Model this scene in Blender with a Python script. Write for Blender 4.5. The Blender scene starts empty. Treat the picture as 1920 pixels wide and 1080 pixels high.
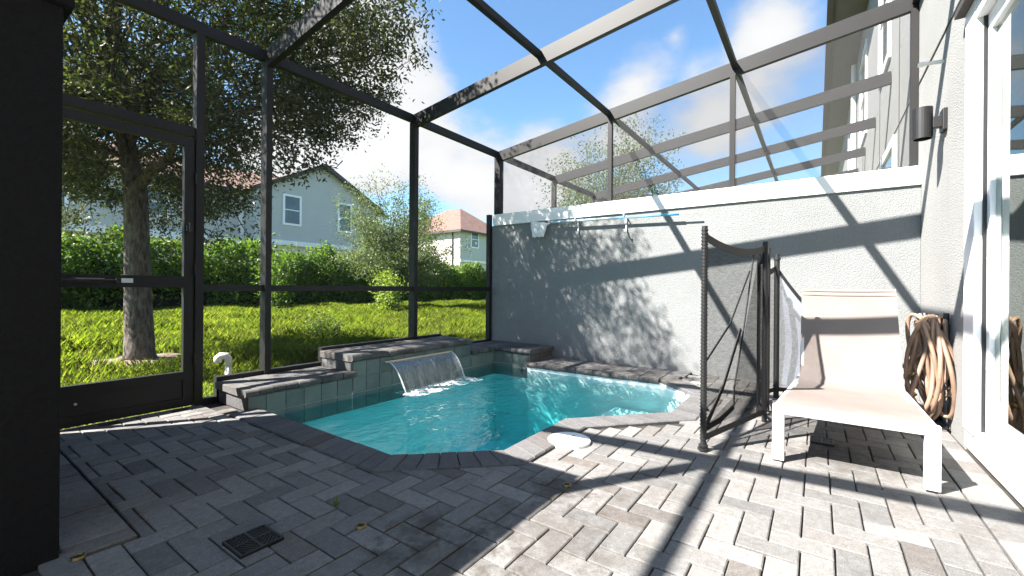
import bpy, bmesh, math, random
import numpy as np
from mathutils import Vector, Matrix
random.seed(7); RNG = np.random.default_rng(11)
scn = bpy.context.scene
COL = scn.collection
# ------------------------------------------------------------------ camera
H = 0.92
YAW, PIT, ROL = math.radians(35.2251), math.radians(0.014), math.radians(0.4395)
FPX = 808.92
F0 = Vector((math.cos(YAW), math.sin(YAW), 0)); R0 = Vector((math.sin(YAW), -math.cos(YAW), 0)); U0 = Vector((0, 0, 1))
CF = F0*math.cos(PIT) + U0*math.sin(PIT); U1 = -F0*math.sin(PIT) + U0*math.cos(PIT)
CR = R0*math.cos(ROL) + U1*math.sin(ROL); CU = -R0*math.sin(ROL) + U1*math.cos(ROL)
CAM = Vector((0, 0, H))
cd = bpy.data.cameras.new('camera'); cam = bpy.data.objects.new('camera', cd); COL.objects.link(cam)
cd.sensor_width = 36; cd.lens = 36*FPX/1920; cd.clip_start = 0.02; cd.clip_end = 2000
mw = Matrix(((CR.x, CU.x, -CF.x, 0), (CR.y, CU.y, -CF.y, 0), (CR.z, CU.z, -CF.z, H), (0, 0, 0, 1)))
cam.matrix_world = mw; scn.camera = cam
def ray(x, y): return CF*FPX + CR*(x-960) - CU*(y-540)
def onz(x, y, z=0.):
    d = ray(x, y); return CAM + d*((z-H)/d.z)
def ony(x, y, Y):
    d = ray(x, y); return CAM + d*(Y/d.y)
def onx(x, y, X):
    d = ray(x, y); return CAM + d*(X/d.x)
def proj(p):
    d = Vector(p)-CAM; w = d.dot(CF)
    return (960+FPX*d.dot(CR)/w, 540-FPX*d.dot(CU)/w, w)
# ------------------------------------------------------------------ sun, sky, exposure
SUN = Vector((.79, -.557, -1.)).normalized()          # travel direction of the light
EXPOSURE = 2.45
SKY_STR, SUN_STR = 0.05, 5.0
sl = bpy.data.lights.new('sun', 'SUN'); sl.energy = SUN_STR; sl.angle = math.radians(.53); sl.color = (1., .95, .88)
so = bpy.data.objects.new('sun', sl); COL.objects.link(so); so.location = (-6, 6, 12)
so.rotation_euler = SUN.to_track_quat('-Z', 'Y').to_euler()
W = bpy.data.worlds.new('World'); scn.world = W; W.use_nodes = True
nt = W.node_tree; nt.nodes.clear()
def wn(t, **k):
    n = nt.nodes.new(t)
    for a, b in k.items(): setattr(n, a, b)
    return n
out = wn('ShaderNodeOutputWorld'); bg = wn('ShaderNodeBackground'); bg.inputs[1].default_value = SKY_STR
nt.links.new(bg.outputs[0], out.inputs[0])
sky = wn('ShaderNodeTexSky', sky_type='NISHITA', sun_disc=False)
sky.sun_elevation = math.asin(-SUN.z); sky.sun_rotation = math.atan2(-SUN.x, -SUN.y)
sky.air_density = 1.0; sky.dust_density = .3; sky.ozone_density = 2.2
tc = wn('ShaderNodeTexCoord')
def wm(op, a, b=None, c=None, clamp=False):
    n = wn('ShaderNodeMath', operation=op, use_clamp=clamp)
    for i, v in enumerate((a, b, c)):
        if v is None: continue
        if hasattr(v, 'links') or hasattr(v, 'is_linked'): nt.links.new(v, n.inputs[i])
        else: n.inputs[i].default_value = v
    return n.outputs[0]
sep = wn('ShaderNodeSeparateXYZ'); nt.links.new(tc.outputs['Generated'], sep.inputs[0])
zz = wm('ADD', wm('MAXIMUM', sep.outputs[2], 0.0), .22)
comb = wn('ShaderNodeCombineXYZ')
nt.links.new(wm('DIVIDE', sep.outputs[0], zz), comb.inputs[0]); nt.links.new(wm('DIVIDE', sep.outputs[1], zz), comb.inputs[1])
def cnoise(scale, detail, rough, off):
    mp = wn('ShaderNodeMapping'); mp.inputs['Location'].default_value = off
    nt.links.new(comb.outputs[0], mp.inputs[0])
    n = wn('ShaderNodeTexNoise'); n.inputs['Scale'].default_value = scale; n.inputs['Detail'].default_value = detail; n.inputs['Roughness'].default_value = rough
    nt.links.new(mp.outputs[0], n.inputs[0]); return n.outputs[0]
n1 = cnoise(1.15, 9, .58, (3.1, .6, 0)); n2 = cnoise(.55, 3, .5, (1.7, 4.2, 0))
# cumulus banks seen above the houses: directions on the dome
blob = None
for (px, py, rad, amp) in [(700, 160, .24, .42), (590, 260, .22, .42), (720, 240, .22, .42), (880, 330, .19, .34), (1010, 360, .20, .34), (820, 300, .17, .32), (1190, 165, .15, .29), (1330, 235, .22, .27), (1265, 70, .07, .17), (1430, 65, .12, .25), (1180, 270, .15, .25)]:
    d = ray(px, py).normalized()
    vm = wn('ShaderNodeVectorMath', operation='DISTANCE'); nt.links.new(tc.outputs['Generated'], vm.inputs[0]); vm.inputs[1].default_value = d
    b = wm('MULTIPLY', wm('SUBTRACT', 1.0, wm('DIVIDE', vm.outputs['Value'], rad), clamp=True), amp)
    blob = b if blob is None else wm('MAXIMUM', blob, b)
dens = wm('ADD', wm('ADD', wm('MULTIPLY', n1, .78), wm('MULTIPLY', n2, .18)), blob)
cl = wn('ShaderNodeMapRange', interpolation_type='SMOOTHSTEP'); cl.inputs[1].default_value = .58; cl.inputs[2].default_value = .73
nt.links.new(dens, cl.inputs[0])
shade = wn('ShaderNodeMapRange'); shade.inputs[1].default_value = .6; shade.inputs[2].default_value = .86; shade.inputs[3].default_value = .84; shade.inputs[4].default_value = 1.06
nt.links.new(dens, shade.inputs[0])
ccol = wn('ShaderNodeMixRGB', blend_type='MULTIPLY'); ccol.inputs[0].default_value = 1; ccol.inputs[1].default_value = (4.1, 4.17, 4.25, 1)
nt.links.new(shade.outputs[0], ccol.inputs[2])
mixs = wn('ShaderNodeMixRGB'); nt.links.new(cl.outputs[0], mixs.inputs[0]); 
tint = wn('ShaderNodeMixRGB', blend_type='MULTIPLY'); tint.inputs[0].default_value = 1; tint.inputs[2].default_value = (1.0, 1.22, 1.28, 1)
nt.links.new(sky.outputs[0], tint.inputs[1]); nt.links.new(tint.outputs[0], mixs.inputs[1]); nt.links.new(ccol.outputs[0], mixs.inputs[2])
nt.links.new(mixs.outputs[0], bg.inputs[0])
vs = scn.view_settings; vs.view_transform = 'Standard'; vs.look = 'None'; vs.gamma = 1; vs.use_curve_mapping = False; vs.exposure = EXPOSURE
scn.render.engine = 'CYCLES'
scn.cycles.transparent_max_bounces = 32; scn.cycles.max_bounces = 8
# ------------------------------------------------------------------ materials
def new_mat(name):
    m = bpy.data.materials.new(name); m.use_nodes = True
    t = m.node_tree; t.nodes.clear(); return m, t
class NT:
    def __init__(s, t): s.t = t
    def n(s, typ, **k):
        n = s.t.nodes.new(typ)
        for a, b in k.items(): setattr(n, a, b)
        return n
    def l(s, a, b): s.t.links.new(a, b)
    def noise(s, scale, detail=4, rough=.55, vec=None, stretch=None):
        if vec is None: vec = s.n('ShaderNodeNewGeometry').outputs['Position']
        if stretch:
            mp = s.n('ShaderNodeMapping'); mp.inputs['Scale'].default_value = stretch; s.l(vec, mp.inputs[0]); vec = mp.outputs[0]
        k = s.n('ShaderNodeTexNoise'); k.inputs['Scale'].default_value = scale; k.inputs['Detail'].default_value = detail; k.inputs['Roughness'].default_value = rough
        s.l(vec, k.inputs[0]); return k.outputs[0]
    def rng(s, v, a, b, c=0., d=1., smooth=False):
        k = s.n('ShaderNodeMapRange')
        if smooth: k.interpolation_type = 'SMOOTHSTEP'
        for i, x in enumerate((a, b, c, d)): k.inputs[i+1].default_value = x
        s.l(v, k.inputs[0]); return k.outputs[0]
    def mix(s, f, a, b, mode='MIX'):
        k = s.n('ShaderNodeMixRGB', blend_type=mode)
        for i, v in enumerate((f, a, b)):
            if hasattr(v, 'is_linked'): s.l(v, k.inputs[i])
            elif isinstance(v, (int, float)): k.inputs[i].default_value = v if i == 0 else (v, v, v, 1)
            else: k.inputs[i].default_value = (*v, 1)
        return k.outputs[0]
    def m(s, op, a, b=None, clamp=False):
        k = s.n('ShaderNodeMath', operation=op, use_clamp=clamp)
        for i, v in enumerate((a, b)):
            if v is None: continue
            if hasattr(v, 'is_linked'): s.l(v, k.inputs[i])
            else: k.inputs[i].default_value = v
        return k.outputs[0]
    def bump(s, h, strength=.3, dist=.01, normal=None):
        k = s.n('ShaderNodeBump'); k.inputs['Strength'].default_value = strength; k.inputs['Distance'].default_value = dist
        s.l(h, k.inputs['Height'])
        if normal is not None: s.l(normal, k.inputs['Normal'])
        return k.outputs[0]
    def pbsdf(s, col, rough=.7, metal=0., spec=.5, normal=None, **kw):
        p = s.n('ShaderNodeBsdfPrincipled')
        if hasattr(col, 'is_linked'): s.l(col, p.inputs['Base Color'])
        else: p.inputs['Base Color'].default_value = (*col, 1)
        if hasattr(rough, 'is_linked'): s.l(rough, p.inputs['Roughness'])
        else: p.inputs['Roughness'].default_value = rough
        p.inputs['Metallic'].default_value = metal; p.inputs['Specular IOR Level'].default_value = spec
        if normal is not None: s.l(normal, p.inputs['Normal'])
        return p.outputs[0]
    def out(s, surf=None, vol=None):
        o = s.n('ShaderNodeOutputMaterial')
        if surf is not None: s.l(surf, o.inputs[0])
        if vol is not None: s.l(vol, o.inputs[1])
def simple(name, col, rough=.6, var=.12, vscale=6., bscale=0., bstr=.2, bdist=.004, metal=0., spec=.5, rnd=0.):
    m, t = new_mat(name); k = NT(t)
    c = k.mix(k.rng(k.noise(vscale), .3, .7), tuple(x*(1-var) for x in col), tuple(min(1, x*(1+var)) for x in col))
    if rnd:
        r = k.n('ShaderNodeObjectInfo').outputs['Random']
        c = k.mix(1., c, k.rng(r, 0, 1, 1-rnd, 1+rnd), 'MULTIPLY')
    nrm = k.bump(k.noise(bscale, 6, .6), bstr, bdist) if bscale else None
    k.out(k.pbsdf(c, rough, metal, spec, nrm)); return m
def stucco(name, col, grain=95., bstr=.85, stain=.1):
    m, t = new_mat(name); k = NT(t)
    fine = k.noise(grain, 3, .65); big = k.noise(1.3, 5, .6)
    c = k.mix(k.rng(big, .3, .75), tuple(x*(1-stain) for x in col), tuple(x*(1+stain*.6) for x in col))
    drip = k.noise(3.2, 4, .6, stretch=(3., 3., .25))
    c = k.mix(k.rng(drip, .58, .8, 0, .22), c, tuple(x*.6 for x in col))
    c = k.mix(k.rng(fine, .38, .6, .3, 0), c, tuple(x*.5 for x in col))
    nrm = k.bump(fine, bstr, .010); k.out(k.pbsdf(c, .92, 0, .2, nrm)); return m
def paver_mat(name, c1, c2, dark=.5):
    m, t = new_mat(name); k = NT(t)
    g = k.n('ShaderNodeNewGeometry'); oi = k.n('ShaderNodeObjectInfo')
    r = k.m('FRACT', k.m('ADD', oi.outputs['Random'], g.outputs['Random Per Island']))
    r2 = k.m('FRACT', k.m('MULTIPLY', r, 17.3))
    c = k.mix(r, c1, c2)
    c = k.mix(k.rng(r2, .86, 1., 0, .55), c, (.10, .076, .062))
    sp = k.noise(230, 3, .7); c = k.mix(k.rng(sp, .33, .62), k.mix(1., c, (.62, .62, .62), 'MULTIPLY'), c)
    md = k.noise(38, 5, .75); c = k.mix(k.rng(md, .35, .7), k.mix(1., c, (.78, .77, .76), 'MULTIPLY'), k.mix(1., c, (1.1, 1.1, 1.1), 'MULTIPLY'))
    c = k.mix(k.rng(k.noise(330, 2, .5), .66, .74, 0, .5), c, (.6, .58, .55))
    st = k.noise(2.3, 6, .7); c = k.mix(k.rng(st, .52, .76, 0, dark), c, (.06, .05, .042))
    st2 = k.noise(9., 5, .7); c = k.mix(k.rng(st2, .60, .78, 0, dark*.6), c, (.075, .06, .05))
    # damp grimy patches beside the brass anchors, and a dark patch under the lounge chair
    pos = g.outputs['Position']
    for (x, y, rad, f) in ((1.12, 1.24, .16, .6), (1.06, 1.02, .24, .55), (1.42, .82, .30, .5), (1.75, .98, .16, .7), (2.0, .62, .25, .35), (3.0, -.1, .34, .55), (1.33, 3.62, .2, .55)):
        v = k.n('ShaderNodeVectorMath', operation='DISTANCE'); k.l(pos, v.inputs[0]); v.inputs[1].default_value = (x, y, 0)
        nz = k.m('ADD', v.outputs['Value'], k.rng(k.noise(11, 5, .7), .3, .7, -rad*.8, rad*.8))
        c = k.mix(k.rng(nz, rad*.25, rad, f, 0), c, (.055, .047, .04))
    nrm = k.bump(k.noise(190, 5, .7), .5, .003)
    k.out(k.pbsdf(c, .88, 0, .25, nrm)); return m
def leaf_mat(name, c1, c2, trans=.38, tc_=None, dry=None):
    m, t = new_mat(name); k = NT(t)
    r = k.n('ShaderNodeNewGeometry').outputs['Random Per Island']
    c = k.mix(r, c1, c2)
    if dry: c = k.mix(k.rng(k.m('FRACT', k.m('MULTIPLY', r, 13.7)), .62, .95, 0, .8), c, dry)
    c = k.mix(k.rng(k.noise(1.4, 3), .35, .65, .0, .35), c, tuple(x*.55 for x in c1))
    p = k.pbsdf(c, .5, 0, .35)
    tr = k.n('ShaderNodeBsdfTranslucent'); k.l(k.mix(1., c, tc_ or (1.5, 1.7, .6), 'MULTIPLY'), tr.inputs[0])
    mx = k.n('ShaderNodeMixShader'); mx.inputs[0].default_value = trans; k.l(p, mx.inputs[1]); k.l(tr.outputs[0], mx.inputs[2])
    k.out(mx.outputs[0]); return m
def mesh_mat(name, col, cover, vary=.0, scale=30., stretch=None):
    m, t = new_mat(name); k = NT(t)
    d = k.n('ShaderNodeBsdfDiffuse'); d.inputs[0].default_value = (*col, 1)
    tr = k.n('ShaderNodeBsdfTransparent'); mx = k.n('ShaderNodeMixShader')
    if vary: k.l(k.rng(k.noise(scale, 3, .6, stretch=stretch), .3, .7, cover-vary, cover+vary), mx.inputs[0])
    else: mx.inputs[0].default_value = cover
    k.l(tr.outputs[0], mx.inputs[1]); k.l(d.outputs[0], mx.inputs[2]); k.out(mx.outputs[0]); return m
MT = {}
MT['bronze'] = simple('bronze_aluminium', (.0165, .016, .0162), .5, .15, 3., 60., .05, .001, 0., .3)
MT['screen'] = mesh_mat('insect_screen', (.085, .085, .09), .13)
MT['screen_dense'] = mesh_mat('divider_screen', (.10, .10, .105), .24)
MT['net'] = mesh_mat('fence_netting', (.012, .012, .013), .50, .12, 60., (.3, .3, 3.))
MT['net_sunlit'] = mesh_mat('fence_netting_sunlit', (.30, .33, .42), .55, .1, 40.)  # pale copy of the netting with its sunlit look put into the colour
MT['strap'] = simple('black_webbing', (.012, .012, .013), .6, .2, 40.)
MT['stucco'] = stucco('grey_stucco', (.225, .233, .234))
MT['stucco_house'] = stucco('house_stucco', (.31, .31, .303), 85., 1.)
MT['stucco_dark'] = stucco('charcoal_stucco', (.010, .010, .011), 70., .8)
MT['white'] = simple('white_paint', (.80, .80, .79), .5, .03, 5., 90., .08, .001)
MT['frame_white'] = simple('white_vinyl', (.80, .80, .81), .3, .02)
MT['paver'] = paver_mat('concrete_paver', (.15, .148, .148), (.25, .243, .236))
MT['coping'] = paver_mat('coping_stone', (.115, .115, .12), (.155, .152, .155), .35)
MT['ledge'] = paver_mat('ledge_stone', (.085, .083, .083), (.16, .155, .15), .75)
MT['sand'] = simple('joint_sand', (.035, .03, .026), .95, .4, 14., 180., .5, .004)
MT['grout'] = simple('grout', (.33, .34, .33), .9, .15, 20.)
def tile_mat():
    m, t = new_mat('slate_tile'); k = NT(t)
    r = k.n('ShaderNodeObjectInfo').outputs['Random']
    c = k.mix(r, (.075, .095, .098), (.125, .145, .14)); c = k.mix(k.rng(k.noise(7, 6, .7), .42, .7, 0, .6), c, (.19, .20, .18))
    c = k.mix(k.rng(k.noise(22, 5, .7), .55, .75, 0, .5), c, (.045, .06, .065))
    k.out(k.pbsdf(c, .45, 0, .5, k.bump(k.noise(40, 5, .6), .3, .003))); return m
MT['tile'] = tile_mat()
MT['plaster'] = simple('pool_plaster', (.84, .87, .87), .8, .04, 2.5, 30., .15, .004)
MT['fabric'] = None
MT['chair_white'] = simple('white_powdercoat', (.56, .555, .56), .38, .02, 8.)
MT['pvc'] = simple('white_pvc', (.78, .77, .74), .35, .06, 9.)
MT['blue_pole'] = simple('blue_anodised_pole', (.10, .42, .72), .35, .06, 12.)
MT['pale_pole'] = simple('pale_blue_pole', (.50, .66, .74), .35, .05, 12.)
MT['black_metal'] = simple('black_metal', (.011, .011, .012), .45, .15, 20., 80., .05, .001)
MT['brass'] = simple('brass', (.22, .17, .075), .45, .3, 30., metal=.9)
MT['hole'] = simple('dark_hole', (.01, .01, .01), .9)
MT['drain'] = simple('drain_plastic', (.02, .02, .021), .5, .3, 30.)
MT['hose'] = simple('tan_rubber_hose', (.25, .16, .112), .5, .3, 9., 60., .1, .002)
MT['shingle'] = simple('red_brown_shingles', (.15, .085, .066), .9, .25, 2.2, 9., .6, .03)
MT['fascia'] = simple('brown_fascia', (.05, .042, .038), .6)
MT['house_grey'] = simple('grey_render', (.47, .47, .46), .9, .04, 1.)
MT['house_beige'] = simple('beige_render', (.58, .51, .44), .9, .04, 1.)
MT['house_sunlit'] = simple('sunlit_render', (.55, .50, .44), .9, .04, 1.)
MT['soffit'] = simple('brown_soffit', (.13, .115, .11), .7, .1, 3.)
MT['joint'] = simple('stucco_joint', (.05, .045, .04), .9)
MT['interior'] = simple('interior_wall', (.30, .31, .30), .8, .05)
MT['interior_floor'] = simple('interior_floor', (.22, .19, .16), .5, .1)
def glass_mat(name, tint, rough=0.0):
    m, t = new_mat(name); k = NT(t)
    fr = k.n('ShaderNodeFresnel'); fr.inputs[0].default_value = 1.52
    tr = k.n('ShaderNodeBsdfTransparent'); tr.inputs[0].default_value = (*tint, 1)
    g = k.n('ShaderNodeBsdfGlossy'); g.inputs['Roughness'].default_value = rough; g.inputs[0].default_value = (.93, 1., .95, 1)
    mx = k.n('ShaderNodeMixShader'); k.l(k.m('MULTIPLY', fr.outputs[0], 1.5, True), mx.inputs[0]); k.l(tr.outputs[0], mx.inputs[1]); k.l(g.outputs[0], mx.inputs[2])
    k.out(mx.outputs[0]); return m
MT['glass'] = glass_mat('window_glass', (.62, .74, .68))
MT['far_glass'] = simple('far_window_glass', (.09, .115, .13), .08, .25, 1.5)
def water_mat():
    m, t = new_mat('pool_water'); k = NT(t)
    w1 = k.noise(2.4, 3, .5, stretch=(1, 1.7, 1)); w2 = k.noise(15, 2, .5, stretch=(1, 1.6, 1))
    pos = k.n('ShaderNodeNewGeometry').outputs['Position']
    v = k.n('ShaderNodeVectorMath', operation='DISTANCE'); k.l(pos, v.inputs[0]); v.inputs[1].default_value = (3.3, 3.05, -.09)
    near = k.rng(v.outputs['Value'], .3, 2.4, 1.2, .12)
    h = k.m('ADD', k.m('MULTIPLY', w1, 1.), k.m('MULTIPLY', k.m('MULTIPLY', w2, near), .5))
    nrm = k.bump(h, .42, .07)
    fr = k.n('ShaderNodeFresnel'); fr.inputs[0].default_value = 1.48; k.l(nrm, fr.inputs['Normal'])
    tr = k.n('ShaderNodeBsdfTransparent'); g = k.n('ShaderNodeBsdfGlossy'); g.inputs['Roughness'].default_value = .02; k.l(nrm, g.inputs['Normal'])
    mx = k.n('ShaderNodeMixShader'); k.l(fr.outputs[0], mx.inputs[0]); k.l(tr.outputs[0], mx.inputs[1]); k.l(g.outputs[0], mx.inputs[2])
    va = k.n('ShaderNodeVolumeAbsorption'); va.inputs[0].default_value = (.015, .955, .968, 1); va.inputs[1].default_value = .80
    k.out(mx.outputs[0], va.outputs[0]); return m
MT['water'] = water_mat()
def fall_mat():
    m, t = new_mat('falling_water'); k = NT(t)
    st = k.noise(9, 5, .7, stretch=(7., .8, .5)); nrm = k.bump(st, .5, .03)
    fr = k.n('ShaderNodeFresnel'); fr.inputs[0].default_value = 1.33; k.l(nrm, fr.inputs['Normal'])
    tr = k.n('ShaderNodeBsdfTransparent'); tr.inputs[0].default_value = (.86, .92, .93, 1)
    g = k.n('ShaderNodeBsdfGlossy'); g.inputs['Roughness'].default_value = .05; k.l(nrm, g.inputs['Normal'])
    mx = k.n('ShaderNodeMixShader'); k.l(k.m('MULTIPLY', fr.outputs[0], 2.0, True), mx.inputs[0]); k.l(tr.outputs[0], mx.inputs[1]); k.l(g.outputs[0], mx.inputs[2])
    d = k.n('ShaderNodeBsdfDiffuse'); d.inputs[0].default_value = (.8, .82, .82, 1)
    m2 = k.n('ShaderNodeMixShader'); k.l(k.rng(st, .56, .8, .01, .42), m2.inputs[0]); k.l(mx.outputs[0], m2.inputs[1]); k.l(d.outputs[0], m2.inputs[2])
    k.out(m2.outputs[0]); return m
MT['fall'] = fall_mat()
def foam_mat(name, lo, hi, amt, scale=14.):
    m, t = new_mat(name); k = NT(t)
    tr = k.n('ShaderNodeBsdfTransparent'); d = k.n('ShaderNodeBsdfDiffuse'); d.inputs[0].default_value = (.85, .87, .87, 1)
    mx = k.n('ShaderNodeMixShader'); k.l(k.rng(k.noise(scale, 5, .7), lo, hi, 0, amt), mx.inputs[0]); k.l(tr.outputs[0], mx.inputs[1]); k.l(d.outputs[0], mx.inputs[2])
    k.out(mx.outputs[0]); return m
MT['foam'] = foam_mat('foam', .42, .62, .85, 17.)
MT['bag'] = foam_mat('skimmer_net_bag', .2, .5, .9, 20.)
def fabric_mat():
    m, t = new_mat('cream_sling'); k = NT(t)
    c = k.mix(k.rng(k.noise(5), .3, .7), (.205, .174, .160), (.235, .202, .187))
    p = k.pbsdf(c, .85, 0, .2, k.bump(k.noise(400, 2), .3, .001))
    tr = k.n('ShaderNodeBsdfTranslucent'); tr.inputs[0].default_value = (.24, .19, .17, 1)
    mx = k.n('ShaderNodeMixShader'); mx.inputs[0].default_value = .2; k.l(p, mx.inputs[1]); k.l(tr.outputs[0], mx.inputs[2]); k.out(mx.outputs[0]); return m
MT['fabric'] = fabric_mat()
def bark_mat():
    m, t = new_mat('grey_bark'); k = NT(t)
    n = k.noise(26, 6, .7, stretch=(1, 1, .28)); c = k.mix(k.rng(n, .35, .65), (.055, .045, .038), (.21, .18, .155))
    k.out(k.pbsdf(c, .95, 0, .1, k.bump(n, 1., .03))); return m
MT['bark'] = bark_mat()
MT['oak'] = leaf_mat('oak_leaf', (.040, .050, .020), (.105, .115, .045), .34)
MT['hedge'] = leaf_mat('hedge_leaf', (.05, .10, .018), (.17, .245, .04), .42)
MT['feather'] = leaf_mat('pale_feathery_leaf', (.085, .115, .05), (.15, .18, .085), .35)
MT['lime'] = leaf_mat('lime_leaf', (.16, .22, .035), (.26, .32, .06), .4)
MT['grass'] = leaf_mat('grass_blade', (.075, .124, .015), (.175, .225, .036), .5, (1.6, 1.68, .6), (.25, .235, .09))
def ground_mat():
    m, t = new_mat('lawn_soil'); k = NT(t)
    c = k.mix(k.rng(k.noise(.9, 6, .65), .35, .65), (.05, .085, .014), (.12, .15, .03))
    c = k.mix(k.rng(k.noise(3.3, 5, .7), .58, .72, 0, .7), c, (.13, .095, .06))
    k.out(k.pbsdf(c, .95, 0, .1, k.bump(k.noise(40, 5), .6, .03))); return m
MT['lawn'] = ground_mat()
MT['mulch'] = simple('bare_soil', (.20, .145, .105), .95, .4, 9., 50., .8, .02)
# ------------------------------------------------------------------ mesh helpers
def link(o, parent=None):
    COL.objects.link(o)
    if parent is not None:
        o.parent = parent
    return o
class MB:
    def __init__(s): s.v = []; s.f = []
    def add(s, vs, fs):
        b = len(s.v); s.v += [tuple(v) for v in vs]; s.f += [tuple(i+b for i in f) for f in fs]; return s
    def box(s, a, b):
        x0, x1 = sorted((a[0], b[0])); y0, y1 = sorted((a[1], b[1])); z0, z1 = sorted((a[2], b[2]))
        return s.add([(x0, y0, z0), (x1, y0, z0), (x1, y1, z0), (x0, y1, z0), (x0, y0, z1), (x1, y0, z1), (x1, y1, z1), (x0, y1, z1)],
                     [(0, 3, 2, 1), (4, 5, 6, 7), (0, 1, 5, 4), (1, 2, 6, 5), (2, 3, 7, 6), (3, 0, 4, 7)])
    def bar(s, a, b, w, h, up=(0, 0, 1)):        # box bar from a to b, w across, h along 'up'
        a = Vector(a); b = Vector(b); d = (b-a).normalized(); sd = d.cross(Vector(up)).normalized(); u = sd.cross(d)
        vs = [p + sd*(w/2*i) + u*(h/2*j) for p in (a, b) for i, j in ((-1, -1), (1, -1), (1, 1), (-1, 1))]
        return s.add(vs, [(0, 1, 2, 3), (7, 6, 5, 4), (0, 4, 5, 1), (1, 5, 6, 2), (2, 6, 7, 3), (3, 7, 4, 0)])
    def tube(s, pts, r, n=8, caps=True):
        pts = [Vector(p) for p in pts]; m = len(pts); rr = r if hasattr(r, '__len__') else [r]*m
        t0 = (pts[1]-pts[0]).normalized(); nrm = t0.orthogonal().normalized(); vs = []
        for i, p in enumerate(pts):
            t = (pts[min(i+1, m-1)]-pts[max(i-1, 0)]).normalized()
            nrm = (nrm - t*nrm.dot(t)).normalized(); bn = t.cross(nrm)
            vs += [p + (nrm*math.cos(2*math.pi*k/n) + bn*math.sin(2*math.pi*k/n))*rr[i] for k in range(n)]
        fs = [(i*n+k, i*n+(k+1) % n, (i+1)*n+(k+1) % n, (i+1)*n+k) for i in range(m-1) for k in range(n)]
        if caps: fs += [tuple(range(n-1, -1, -1)), tuple((m-1)*n+k for k in range(n))]
        return s.add(vs, fs)
    def prism(s, poly, z0, z1, ch=0.):             # polygon (CCW) extruded, top edge chamfered
        n = len(poly); P = [Vector((p[0], p[1])) for p in poly]; c = sum(P, Vector((0, 0)))/n
        vs = [(p.x, p.y, z0) for p in P] + [(p.x, p.y, z1-ch) for p in P]
        fs = [tuple(range(n-1, -1, -1))] + [(i, (i+1) % n, n+(i+1) % n, n+i) for i in range(n)]
        if ch:
            vs += [(p.x+(c.x-p.x)*min(.3, ch*1.2/max(.01, (c-p).length)), p.y+(c.y-p.y)*min(.3, ch*1.2/max(.01, (c-p).length)), z1) for p in P]
            fs += [(n+i, n+(i+1) % n, 2*n+(i+1) % n, 2*n+i) for i in range(n)] + [tuple(2*n+i for i in range(n))]
        else: fs += [tuple(n+i for i in range(n))]
        return s.add(vs, fs)
    def quad(s, a, b, c, d): return s.add([a, b, c, d], [(0, 1, 2, 3)])
    def mesh(s, name, mat, smooth=False):
        me = bpy.data.meshes.new(name); me.from_pydata(s.v, [], s.f); me.update()
        if mat: me.materials.append(mat)
        if smooth:
            for p in me.polygons: p.use_smooth = True
        return me
    def build(s, name, mat, parent=None, smooth=False, bevel=0.):
        o = bpy.data.objects.new(name, s.mesh(name, MT[mat] if isinstance(mat, str) else mat, smooth)); link(o, parent)
        if parent is not None: o.matrix_parent_inverse = Matrix.Translation(-parent.location) if parent.type == 'EMPTY' else Matrix()
        if bevel:
            md = o.modifiers.new('bevel', 'BEVEL'); md.width = bevel; md.segments = 2; md.limit_method = 'ANGLE'
        return o
def tag(o, label, cat, group=None):
    o['label'] = label; o['category'] = cat
    if group: o['group'] = group
    return o
def thing(name, loc, label, cat, group=None):
    o = bpy.data.objects.new(name, None); COL.objects.link(o); o.location = loc; o.empty_display_size = .1
    return tag(o, label, cat, group)
def struct(o): o['kind'] = 'structure'; return o
def stuff(o): o['kind'] = 'stuff'; return o
def np_mesh(name, verts, nper, mat, parent=None):
    """verts (N*nper,3): N separate faces of nper corners"""
    me = bpy.data.meshes.new(name); n = len(verts); nf = n//nper
    me.vertices.add(n); me.vertices.foreach_set('co', verts.astype(np.float32).ravel())
    me.loops.add(n); me.loops.foreach_set('vertex_index', np.arange(n, dtype=np.int32))
    me.polygons.add(nf); me.polygons.foreach_set('loop_start', (np.arange(nf)*nper).astype(np.int32)); 
    try: me.polygons.foreach_set('loop_total', np.full(nf, nper, dtype=np.int32))
    except Exception: pass
    me.update(calc_edges=True); me.validate(); me.materials.append(MT[mat])
    o = bpy.data.objects.new(name, me); link(o, parent)
    if parent is not None and parent.type == 'EMPTY': o.matrix_parent_inverse = Matrix.Translation(-parent.location)
    return o
def leaf_verts(P, L, wr=.42, up=.35):
    n = len(P); d = RNG.normal(size=(n, 3)); d /= np.linalg.norm(d, axis=1)[:, None]
    a = RNG.normal(size=(n, 3)); a[:, 2] += up; sd = np.cross(d, a); sd /= np.linalg.norm(sd, axis=1)[:, None]+1e-9
    l = L*RNG.uniform(.65, 1.25, size=(n, 1))
    w = l*wr*.5
    return np.stack([P-d*l*.5, P+sd*w-d*l*.05, P+d*l*.5, P-sd*w-d*l*.05], axis=1).reshape(-1, 3)
def ellip_points(n, c, r, shell=2.2):
    d = RNG.normal(size=(n, 3)); d /= np.linalg.norm(d, axis=1)[:, None]
    return np.array(c) + d*np.array(r)*(RNG.uniform(0, 1, size=(n, 1))**(1/shell))
def clusters(centers, per, rad, flat=.75):
    n = len(centers); sz = RNG.uniform(.6, 1.4, size=(n, 1, 1))
    off = np.clip(RNG.normal(size=(n, per, 3)), -1.9, 1.9)*np.array([1, 1, flat])*rad*.5*sz
    return (centers[:, None, :]+off).reshape(-1, 3)
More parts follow.
